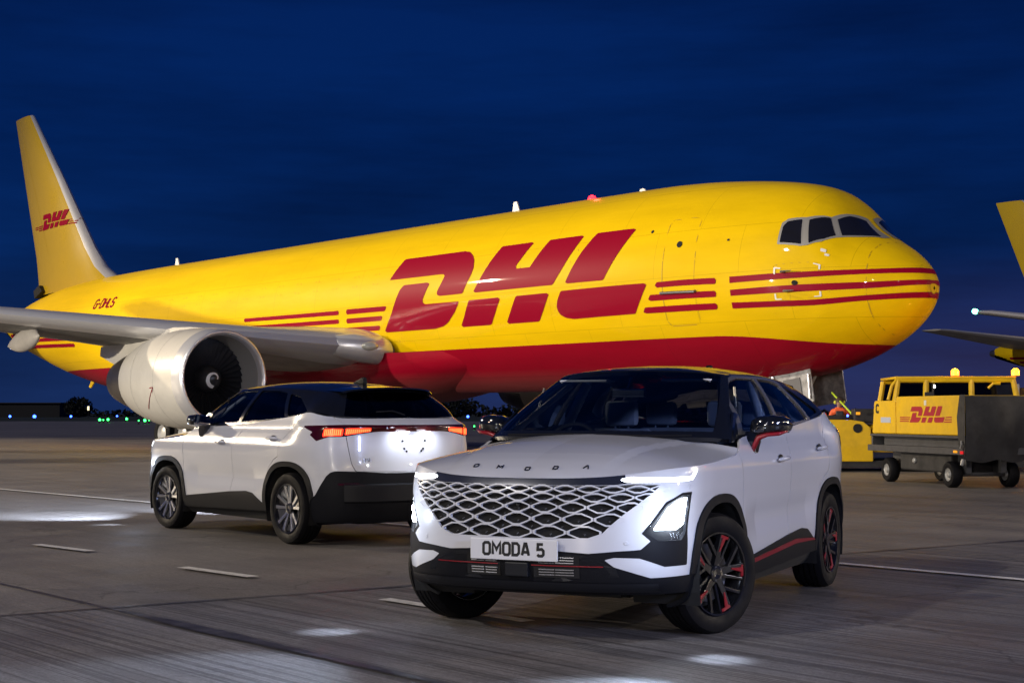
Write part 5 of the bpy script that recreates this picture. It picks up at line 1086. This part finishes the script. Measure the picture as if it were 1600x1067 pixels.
m = MB(); m.box(1.33, 1.41, .0, .005, 1.40, 1.49); m.build('sticker', mat('sticker_white', (.6, .6, .58), .5), sp_)
m = MB(); m.box(.0, 3.55, -1.30, .02, .84, .882, bev=.006); m.box(-.02, 3.60, -1.28, .05, .565, .68, bev=.008)
for x_ in (.03, 3.50): m.box(x_ - .03, x_ + .03, -1.2, .0, .68, .84)
m.box(.25, 3.3, -1.15, -.15, .60, .84); m.build('chassis', gfr, tr)
m = MB(); m.box(.7, 2.6, -1.05, -.12, .24, .56, bev=.03); m.build('fuel_tank', gdark, tr)
m = MB(); m.rev([(0, .05), (.03, .05), (.05, .03), (.05, 0)], 'y', (2.0, -.12, .42), 16); m.build('filler_cap', hub, tr, smooth=40)
m = MB(); 
vs = []; nu, nv = 18, 12
for i in range(nu):
    for j in range(nv):
        u = i / (nu - 1); v = j / (nv - 1); vs.append((-.03 - .06 * math.sin(v * 2.2) - .035 * math.sin(u * 13 + v * 3) * (1 - v) - .03 * math.sin(u * 5), .03 - 1.36 * u, .50 + (1.555 - .50) * v - (.06 * abs(math.sin(u * 7)) if j == 0 else 0)))
m.add(vs, [(i * nv + j, i * nv + j + 1, (i + 1) * nv + j + 1, (i + 1) * nv + j) for i in range(nu - 1) for j in range(nv - 1)])
vs = [(x_, .03 if s_ == 0 else .034, z_) for s_ in (0,) for x_, z_ in ((-.06, .55), (.16, .72), (.20, 1.2), (.10, 1.575), (-.08, 1.57))]
m.add(vs, [(0, 1, 2, 3, 4)]); m.build('tarpaulin', gdark, tr, smooth=60)
m = MB(); m.box(-.03, .05, .04, .062, .585, .635); m.build('tail_reflector', redr, tr); m = MB(); m.box(.16, .28, .045, .062, .60, .64); m.build('side_reflector', amb2, tr)
m = MB(); m.tube([(.02, .05, .80), (-.02, .07, .74), (.02, .07, .68)], .015); m.tube([(-.02, .04, .50), (.0, .06, .40)], .03); m.build('tow_latch', hub, tr)
for x_ in (.62, 2.95):
    for y_ in (-.10, -1.16): small_wheel(tr, x_, y_, .225, .17)
for x_ in (.62, 2.95): m = MB(); m.tube([(x_, -1.16, .225), (x_, -.1, .225)], .04); m.box(x_ - .2, x_ + .2, -1.0, -.9, .25, .56); m.box(x_ - .2, x_ + .2, -.35, -.25, .25, .56); m.build('axle', gfr, tr)

# pushback tractor
tg_ = empty('pushback_tractor', (8.3, 33.2, 0), R(-4), label='low yellow pushback tractor with a glazed cab and two amber beacons, under the nose', cat='tractor')
m = MB(); m.prism([(-3.2, .22), (-3.2, 1.08), (-3.05, 1.15), (-.95, 1.12), (-.70, 1.08), (-.55, .95), (-.50, .40), (-.50, .22)], 0, 2.3, 'xz'); m.box(-.5, 2.75, .05, 2.25, .42, 1.02, bev=.05); m.build('body', gyel, tg_, bev=.03)
m = MB(); m.box(-3.15, 2.7, .06, 2.24, .10, .24); m.box(-2.9, -.3, .5, 1.8, 1.12, 1.22, bev=.02); m.box(-.85, -.1, .3, .8, 1.05, 1.36, bev=.02); m.build('lower_skirt', gdark, tg_)
m = MB(); m.rev([(-.012, .085), (-.012, 0)], 'y', (-.83, 0, .94), 20); m.rev([(-.004, .10), (-.014, .10), (-.014, .085)], 'y', (-.83, 0, .94), 20); m.build('hand_hole', inner, tg_, fixn=False)
m = MB(); m.box(-.42, -.12, .03, .052, .46, .54); m.build('step_slot', inner, tg_)
m = MB(); m.box(-.20, -.05, .0, .05, .10, .30); m.xf(Matrix.Rotation(R(0), 4, 'Y')); m.build('corner_marker', gyel, tg_)
F_ = [((-.10, .05), (.06, .10)), ((2.70, .05), (2.50, .10)), ((-.10, 2.0), (.06, 1.95)), ((2.70, 2.0), (2.50, 1.95)), ((.62, .05), (.66, .10)), ((1.62, .05), (1.62, .10))]
m = MB()
for (x0, y0), (x1, y1) in F_: m.tube([(x0, y0, 1.0), (x1, y1, 1.98)], .062, 8)
m.tube([(.02, .10, 1.97), (2.54, .10, 1.97)], .05, 8); m.tube([(.06, 1.95, 1.97), (2.5, 1.95, 1.97)], .05, 8); m.tube([(-.16, .07, 1.55), (-.08, .07, 1.85), (.02, .08, 1.98), (.12, .10, 2.02), (.3, .1, 2.02)], .035, 8); m.box(.0, 2.56, .05, 2.0, 2.0, 2.06, bev=.02); m.tube([(-.1, .06, 1.02), (2.7, .06, 1.02)], .04, 8)
cb_ = m.build('cab_frame', gyel, tg_, smooth=40)
m = MB(); m.prism([(-.06, 1.03), (2.66, 1.03), (2.5, 1.96), (.08, 1.96)], .09, .094, 'xz'); m.build('cab_window', cabglass, cb_)
m = MB(); m.prism([(-.06, 1.03), (2.66, 1.03), (2.5, 1.96), (.08, 1.96)], 1.97, 1.974, 'xz'); m.build('cab_window', cabglass, cb_)
m = MB(); m.box(1.0, 1.5, .8, 1.3, 1.0, 1.12, bev=.03); m.box(1.42, 1.54, .8, 1.3, 1.05, 1.68, bev=.04); m.build('driver_seat', seatm, tg_)
m = MB(); m.tube([(.55, 1.05, 1.0), (.62, 1.05, 1.35)], .03); m.tube([(.62 + .0, 1.05 + .17 * math.cos(a), 1.36 + .17 * math.sin(a)) for a in np.linspace(0, 2 * PI, 20)], .015, cap=False); m.build('steering_column', gdark, tg_)
m = MB(); m.tube([(.78, .0, 1.9), (.78, -.02, 1.7)], .02); m.box(.60, .80, -.05, -.02, 1.45, 1.72, bev=.01); m.build('side_mirror', gdark, tg_)
m = MB(); m.tube([(1.95, -.01, 1.80), (2.05, -.04, 1.90), (2.2, -.04, 1.90)], .03); m.build('grab_handle', gyel, tg_)
for x_ in (1.28, 2.56):
    m = MB(); m.rev([(0, .05), (.02, .05), (.02, .03)], 'z', (x_, .12, 2.06), 14); b_ = m.build('beacon_base', gdark, tg_)
    m = MB(); m.rev([(.02, .085), (.12, .085), (.16, .05), (.17, 0)], 'z', (x_, .12, 2.06), 16); m.build('beacon', amber, tg_, smooth=True)
    BL = bpy.data.lights.new('beacon_light', 'POINT'); BL.energy = 20; BL.color = (1, .42, .04); BL.shadow_soft_size = .06; bo_ = bpy.data.objects.new('beacon_light', BL); col.objects.link(bo_); bo_.parent = tg_; bo_.location = (x_, .12, 2.32)
m = MB(); m.rev([(0, .035), (.03, 0)], 'y', (.80, -.02, 1.84), 12); m.build('work_lamp', mat('work_lamp_glow', (1, 1, 1), .3, emit=(1, .95, .85), es=12), tg_)
m = MB(); m.rev([(0, .07), (.05, .07), (.12, .05), (.15, 0)], 'z', (-1.52, .2, 1.14), 14); m.build('red_lamp', mat('red_dome', (.5, .01, .01), .15, 0, 1, emit=(1, .02, .02), es=.3), tg_, smooth=True)
m = MB(); m.rev([(0, .025), (.03, .0)], 'y', (-1.02, .15, 1.21), 12); m.build('blue_lamp', mat('blue_lamp_glow', (.2, .3, 1), .3, emit=(.05, .12, 1), es=6), tg_)
m = MB(); m.box(-.84, -.75, .12, .16, 1.23, 1.29, bev=.01); m.build('amber_lamp', amb2, tg_)
for x_ in (-2.1, 1.9):
    for y_ in (.16, 2.14): small_wheel(tg_, x_, y_, .36, .28)
# second tractor, partly in frame at the right edge
t2 = empty('baggage_tractor', (13.3, 37.5, 0), R(8), label='yellow vehicle roof cut by the right edge of the photo, above the black tarp', cat='tractor')
m = MB(); m.prism([(-.9, .3), (-.9, 1.35), (-.5, 1.90), (1.6, 1.95), (1.75, 1.2), (2.4, 1.1), (2.45, .3)], 0, 1.7, 'xz'); m.build('body', gyel, t2, bev=.04)
m = MB(); m.prism([(-.75, 1.35), (-.42, 1.80), (1.45, 1.84), (1.55, 1.35)], -.006, .0, 'xz'); m.build('side_window', darkglass, t2)
m = MB(); m.box(-1.05, -.86, .2, 1.4, 1.35, 1.98, bev=.02); m.box(-.2, .9, .3, 1.2, 1.97, 2.2, bev=.03); m.build('roof_box', mat('box_white', (.5, .48, .45), .5), t2)
for x_ in (-.4, 1.9):
    for y_ in (.1, 1.6): small_wheel(t2, x_, y_, .33, .22)
# steering bypass boards below the nose gear doors
ngear = [o for o in bpy.data.objects if o.name.startswith('nose_gear') and o.parent == ac][0]
m = MB(); m.prism([(-.32, 1.40), (1.02, 1.56), (1.06, 1.24), (-.34, 1.10)], -.70, -.66, 'xz'); m.build('placard_board', mat('placard_yellow', (.66, .45, .06), .5, noise=(8, .3)), ngear)
m = MB(); m.prism([(.05, 1.12), (1.10, 1.22), (1.16, .92), (.95, .70), (.1, .75)], -.74, -.70, 'xz'); gb_ = m.build('equipment_board', mat('board_grey', (.42, .42, .38), .5, noise=(5, .3)), ngear)
m = MB(); m.prism([(.50, 1.02), (.92, 1.05), (.93, .90), (.51, .88)], -.746, -.741, 'xz'); m.build('orange_label', mat('label_orange', (.75, .30, .02), .5), gb_)
st_ = MB(); st_.tube([(7.62, 36.6, 1.75), (7.75, 35.9, 1.45), (7.90, 35.2, 1.12)], .022, 8); so2 = st_.build('strap', mat('strap_lime', (.45, .62, .03), .5), None); tag(so2, 'thin lime green strap slanting down from the nose gear door', 'strap')
# worker standing behind the tractor
def make_person(x, y, rz, label):
    r = empty('person', (x, y, 0), rz, label=label, cat='person')
    J = [((0, 0, .88), .13), ((0, 0, 1.05), .125), ((.03, 0, 1.25), .15), ((.05, 0, 1.34), .10), ((.07, 0, 1.40), .055), ((.09, 0, 1.45), .06), ((.11, 0, 1.50), .085), ((.10, 0, 1.57), .08),
         ((.03, .17, 1.30), .065), ((.05, .24, 1.08), .052), ((.20, .22, .90), .04), ((.28, .20, .86), .035), ((.03, -.17, 1.30), .065), ((.05, -.24, 1.08), .052), ((.20, -.22, .90), .04), ((.28, -.20, .86), .035),
         ((0, .10, .80), .095), ((.02, .11, .45), .062), ((0, .12, .08), .045), ((.15, .12, .04), .04), ((0, -.10, .80), .095), ((.02, -.11, .45), .062), ((0, -.12, .08), .045), ((.15, -.12, .04), .04)]
    E_ = [(0, 1), (1, 2), (2, 3), (3, 4), (4, 5), (5, 6), (6, 7), (3, 8), (8, 9), (9, 10), (10, 11), (3, 12), (12, 13), (13, 14), (14, 15), (0, 16), (16, 17), (17, 18), (18, 19), (0, 20), (20, 21), (21, 22), (22, 23)]
    me = bpy.data.meshes.new('body'); me.from_pydata([j[0] for j in J], E_, []); o = bpy.data.objects.new('body', me); col.objects.link(o); o.parent = r
    bm = bmesh.new(); bm.from_mesh(me); ly = bm.verts.layers.skin.verify()
    for v, j in zip(bm.verts, J): v[ly].radius = (j[1], j[1]); v[ly].use_root = (v.index == 0)
    bm.to_mesh(me); bm.free(); o.modifiers.new('Skin', 'SKIN').use_smooth_shade = True; sb_ = o.modifiers.new('Sub', 'SUBSURF'); sb_.levels = 2; sb_.render_levels = 2
    m_ = bpy.data.materials.new('worker_clothes'); m_.use_nodes = True; nt = m_.node_tree; b = nt.nodes['Principled BSDF']; b.inputs['Roughness'].default_value = .7
    tc = nd(nt, 'ShaderNodeTexCoord'); sx = nd(nt, 'ShaderNodeSeparateXYZ'); nt.links.new(tc.outputs['Object'], sx.inputs[0]); rp = nd(nt, 'ShaderNodeValToRGB'); rp.color_ramp.interpolation = 'CONSTANT'; dv = nd(nt, 'ShaderNodeMath', operation='DIVIDE'); dv.inputs[1].default_value = 2.0; nt.links.new(sx.outputs['Z'], dv.inputs[0]); nt.links.new(dv.outputs[0], rp.inputs[0])
    rp.color_ramp.elements[0].color = (.02, .02, .03, 1); rp.color_ramp.elements[1].position = .43; rp.color_ramp.elements[1].color = (.75, .12, .03, 1)
    for p_, c_ in ((.58, (.62, .60, .58, 1)), (.605, (.75, .12, .03, 1)), (.70, (.35, .20, .15, 1))): q_ = rp.color_ramp.elements.new(p_); q_.color = c_
    nt.links.new(rp.outputs[0], b.inputs['Base Color']); me.materials.append(m_)
    m = MB(); m.rev([(-.02, .105), (.02, .10), (.07, .075), (.10, 0)], 'z', (.095, 0, 1.54), 20); m.build('hair', mat('hair_brown', (.05, .03, .02), .7), r, smooth=True)
    for s_ in (1, -1):
        m = MB(); m.rev([(0, .045), (.03 * s_, .045), (.045 * s_, .03), (.05 * s_, 0)], 'y', (.10, .085 * s_, 1.52), 16); m.build('ear_defender', mat('ear_lime', (.6, .6, .05), .4), r, smooth=True)
    m = MB(); m.tube([(.10, .10 * math.cos(a), 1.52 + .115 * math.sin(a)) for a in np.linspace(0, PI, 12)], .010); m.build('headband', inner, r)
    m = MB(); m.box(.10, .20, -.09, .09, 1.0, 1.32, bev=.03); m.build('dark_bib', mat('bib_dark', (.02, .02, .03), .7), r)
    m = MB(); m.tube([(.28, .20, .87), (.33, .19, .84), (.36, .17, .82)], .03, 8); m.tube([(.28, -.20, .87), (.33, -.19, .84), (.36, -.17, .82)], .03, 8); m.build('gloves', mat('glove', (.1, .1, .1), .7), r, smooth=True)
make_person(7.73, 36.3, R(-100), 'worker in an orange jacket and lime ear defenders bending behind the tractor')
# ------------------------------------------------------------------ airfield lights and horizon
def at(px, py, D):
    a = math.atan2(112.1, 2400); v = ((px - 800) / 2400, math.cos(a) - (533.5 - py) / 2400 * math.sin(a), math.sin(a) + (533.5 - py) / 2400 * math.cos(a)); t = D / v[1]
    return (v[0] * t, D, 1.262 + v[2] * t)
def air_light(px, D, color, label, grp_, r=.20, h=.42, es=11):
    x = at(px, 640, D)[0]; root = empty('airfield_light', (x, D, 0), label=label, cat='airfield light', group=grp_)
    m = MB(); m.tube([(0, 0, 0), (0, 0, h - .1)], .05, 8); m.rev([(0, .16), (.05, .16), (.06, .05)], 'z', (0, 0, 0), 12); m.build('stem', gdark, root)
    m = MB(); m.rev([(-r, 0), (-r * .7, r * .7), (0, r), (r * .7, r * .7), (r, 0)], 'z', (0, 0, h), 12); m.build('lens', mat('taxi_' + color, (.1, .1, .1), .4, emit={'blue': (.03, .09, 1), 'green': (.03, 1, .10)}[color], es=es), root, smooth=True)
for px, D, r in ((15.7, 430, .36), (54, 410, .48), (111, 430, .34), (183, 470, .30)): air_light(px, D, 'blue', 'small blue taxiway light glowing near the horizon at the left', 'blue taxiway lights on the left', r)
for px, D, r in ((156, 200, .17), (161.6, 196, .09), (169, 210, .17), (198, 232, .19), (226.5, 184, .17), (233, 190, .08), (217, 178, .08)): air_light(px, D, 'green', 'small green taxiway light glowing left of the engine', 'green taxiway lights on the left', r)
air_light(731, 400, 'blue', 'single blue taxiway light seen between the two cars', 'blue taxiway lights on the left', .36); bpy.data.objects[-1] if 0 else None
air_light(741, 120, 'green', 'tiny green light just below the blue one between the cars', 'green taxiway lights on the left', .06, .25)
wh = empty('warehouse', (-190, 520, 0), label='long dark flat-roofed building on the horizon at the far left', cat='building')
m = MB(); m.box(-60, 37.0, 0, 30, 0, 4.6); m.build('wall', mat('warehouse_dark', (.018, .018, .022), .8), wh); m = MB(); m.box(-60.5, 37.5, -.5, 30.5, 4.6, 4.9); m.build('roof', mat('roof_dark', (.03, .03, .035), .7), wh)
m = MB(); m.box(-20, -16, -.1, 0, 0, 3.5); m.box(5, 9, -.1, 0, 0, 3.5); m.build('door', mat('door_dark', (.04, .04, .05), .6), wh)
lm = empty('lamp_post', (at(138, 640, 380)[0], 380, 0), label='tiny pale lamp on a short post by the dark trees', cat='lamp')
m = MB(); m.tube([(0, 0, 0), (0, 0, 2.0)], .08, 8); m.build('post', gdark, lm); m = MB(); m.box(-.2, .2, -.2, .2, 2.0, 3.0, bev=.05); m.build('lantern', mat('lamp_glow', (1, .9, .7), .4, emit=(1, .86, .55), es=1.6), lm)
leafm = mat('far_trees', (.010, .013, .012), .9)
def crown(m, cx, cy, cz, rx, rz, n, ls):
    rs = np.random.RandomState(int(abs(cx * 7 + cz * 13)) % 9999)
    for i in range(n):
        u = rs.normal(size=3); u /= np.linalg.norm(u); r = rs.uniform(.35, 1.0) ** .5; p = np.array([cx + u[0] * rx * r, cy + u[1] * rx * .6 * r, cz + u[2] * rz * r]); a = rs.normal(size=3); a /= np.linalg.norm(a); b = np.cross(a, rs.normal(size=3)); b /= np.linalg.norm(b); c = np.cross(a, b); s = ls * rs.uniform(.5, 1.2)
        m.add([p - b * s - c * s * .6, p + b * s - c * s * .6, p + c * s], [(0, 1, 2)])
tl = MB(); rs = np.random.RandomState(4)
x = -60.0
while x < 420:
    D = 560 + rs.uniform(-20, 30); h = 4.2 + 2.2 * math.sin(x * .021 + 1) + 1.6 * math.sin(x * .09) + rs.uniform(-1, 1.4)
    if -30 < x < -12: h += 2.4
    if -8 < x < 6: h -= 2.2
    h = max(h, 2.2); crown(tl, x, D, h * .55, 3.6, h * .52, 60, .9); x += rs.uniform(2.6, 5.0)
x = -330.0
while x < -60:
    h = 3.0 + .8 * math.sin(x * .05) + rs.uniform(-.4, .6); crown(tl, x, 600, h * .5, 4.5, h * .55, 34, 1.0); x += rs.uniform(4, 7)
t_ = tl.build('tree_line', leafm, None, fixn=False); tag(t_, 'dark band of far trees along the horizon', 'trees', kind='stuff')
for i, (px, h, w) in enumerate(((122, 6.3, 9.0),)):
    X_ = at(px, 640, 470)[0]; tr_ = empty('round_tree', (X_, 470, 0), label='low rounded dark tree beside the flat building on the horizon', cat='tree')
    m = MB(); crown(m, 0, 0, h * .5, w * .5, h * .5, 900, .45); m.build('crown', leafm, tr_, fixn=False); m = MB(); m.tube([(0, 0, 0), (0, 0, h * .5)], [.3, .15], 8); m.build('trunk', gdark, tr_)
tr_ = empty('round_tree', (at(703, 640, 470)[0], 470, 0), label='broad dark tree on the horizon behind the gap between the cars', cat='tree')
m = MB(); crown(m, 0, 0, 3.0, 8.5, 3.6, 1400, .5); m.build('crown', leafm, tr_, fixn=False); m = MB(); m.tube([(0, 0, 0), (0, 0, 3)], [.35, .2], 8); m.build('trunk', gdark, tr_)
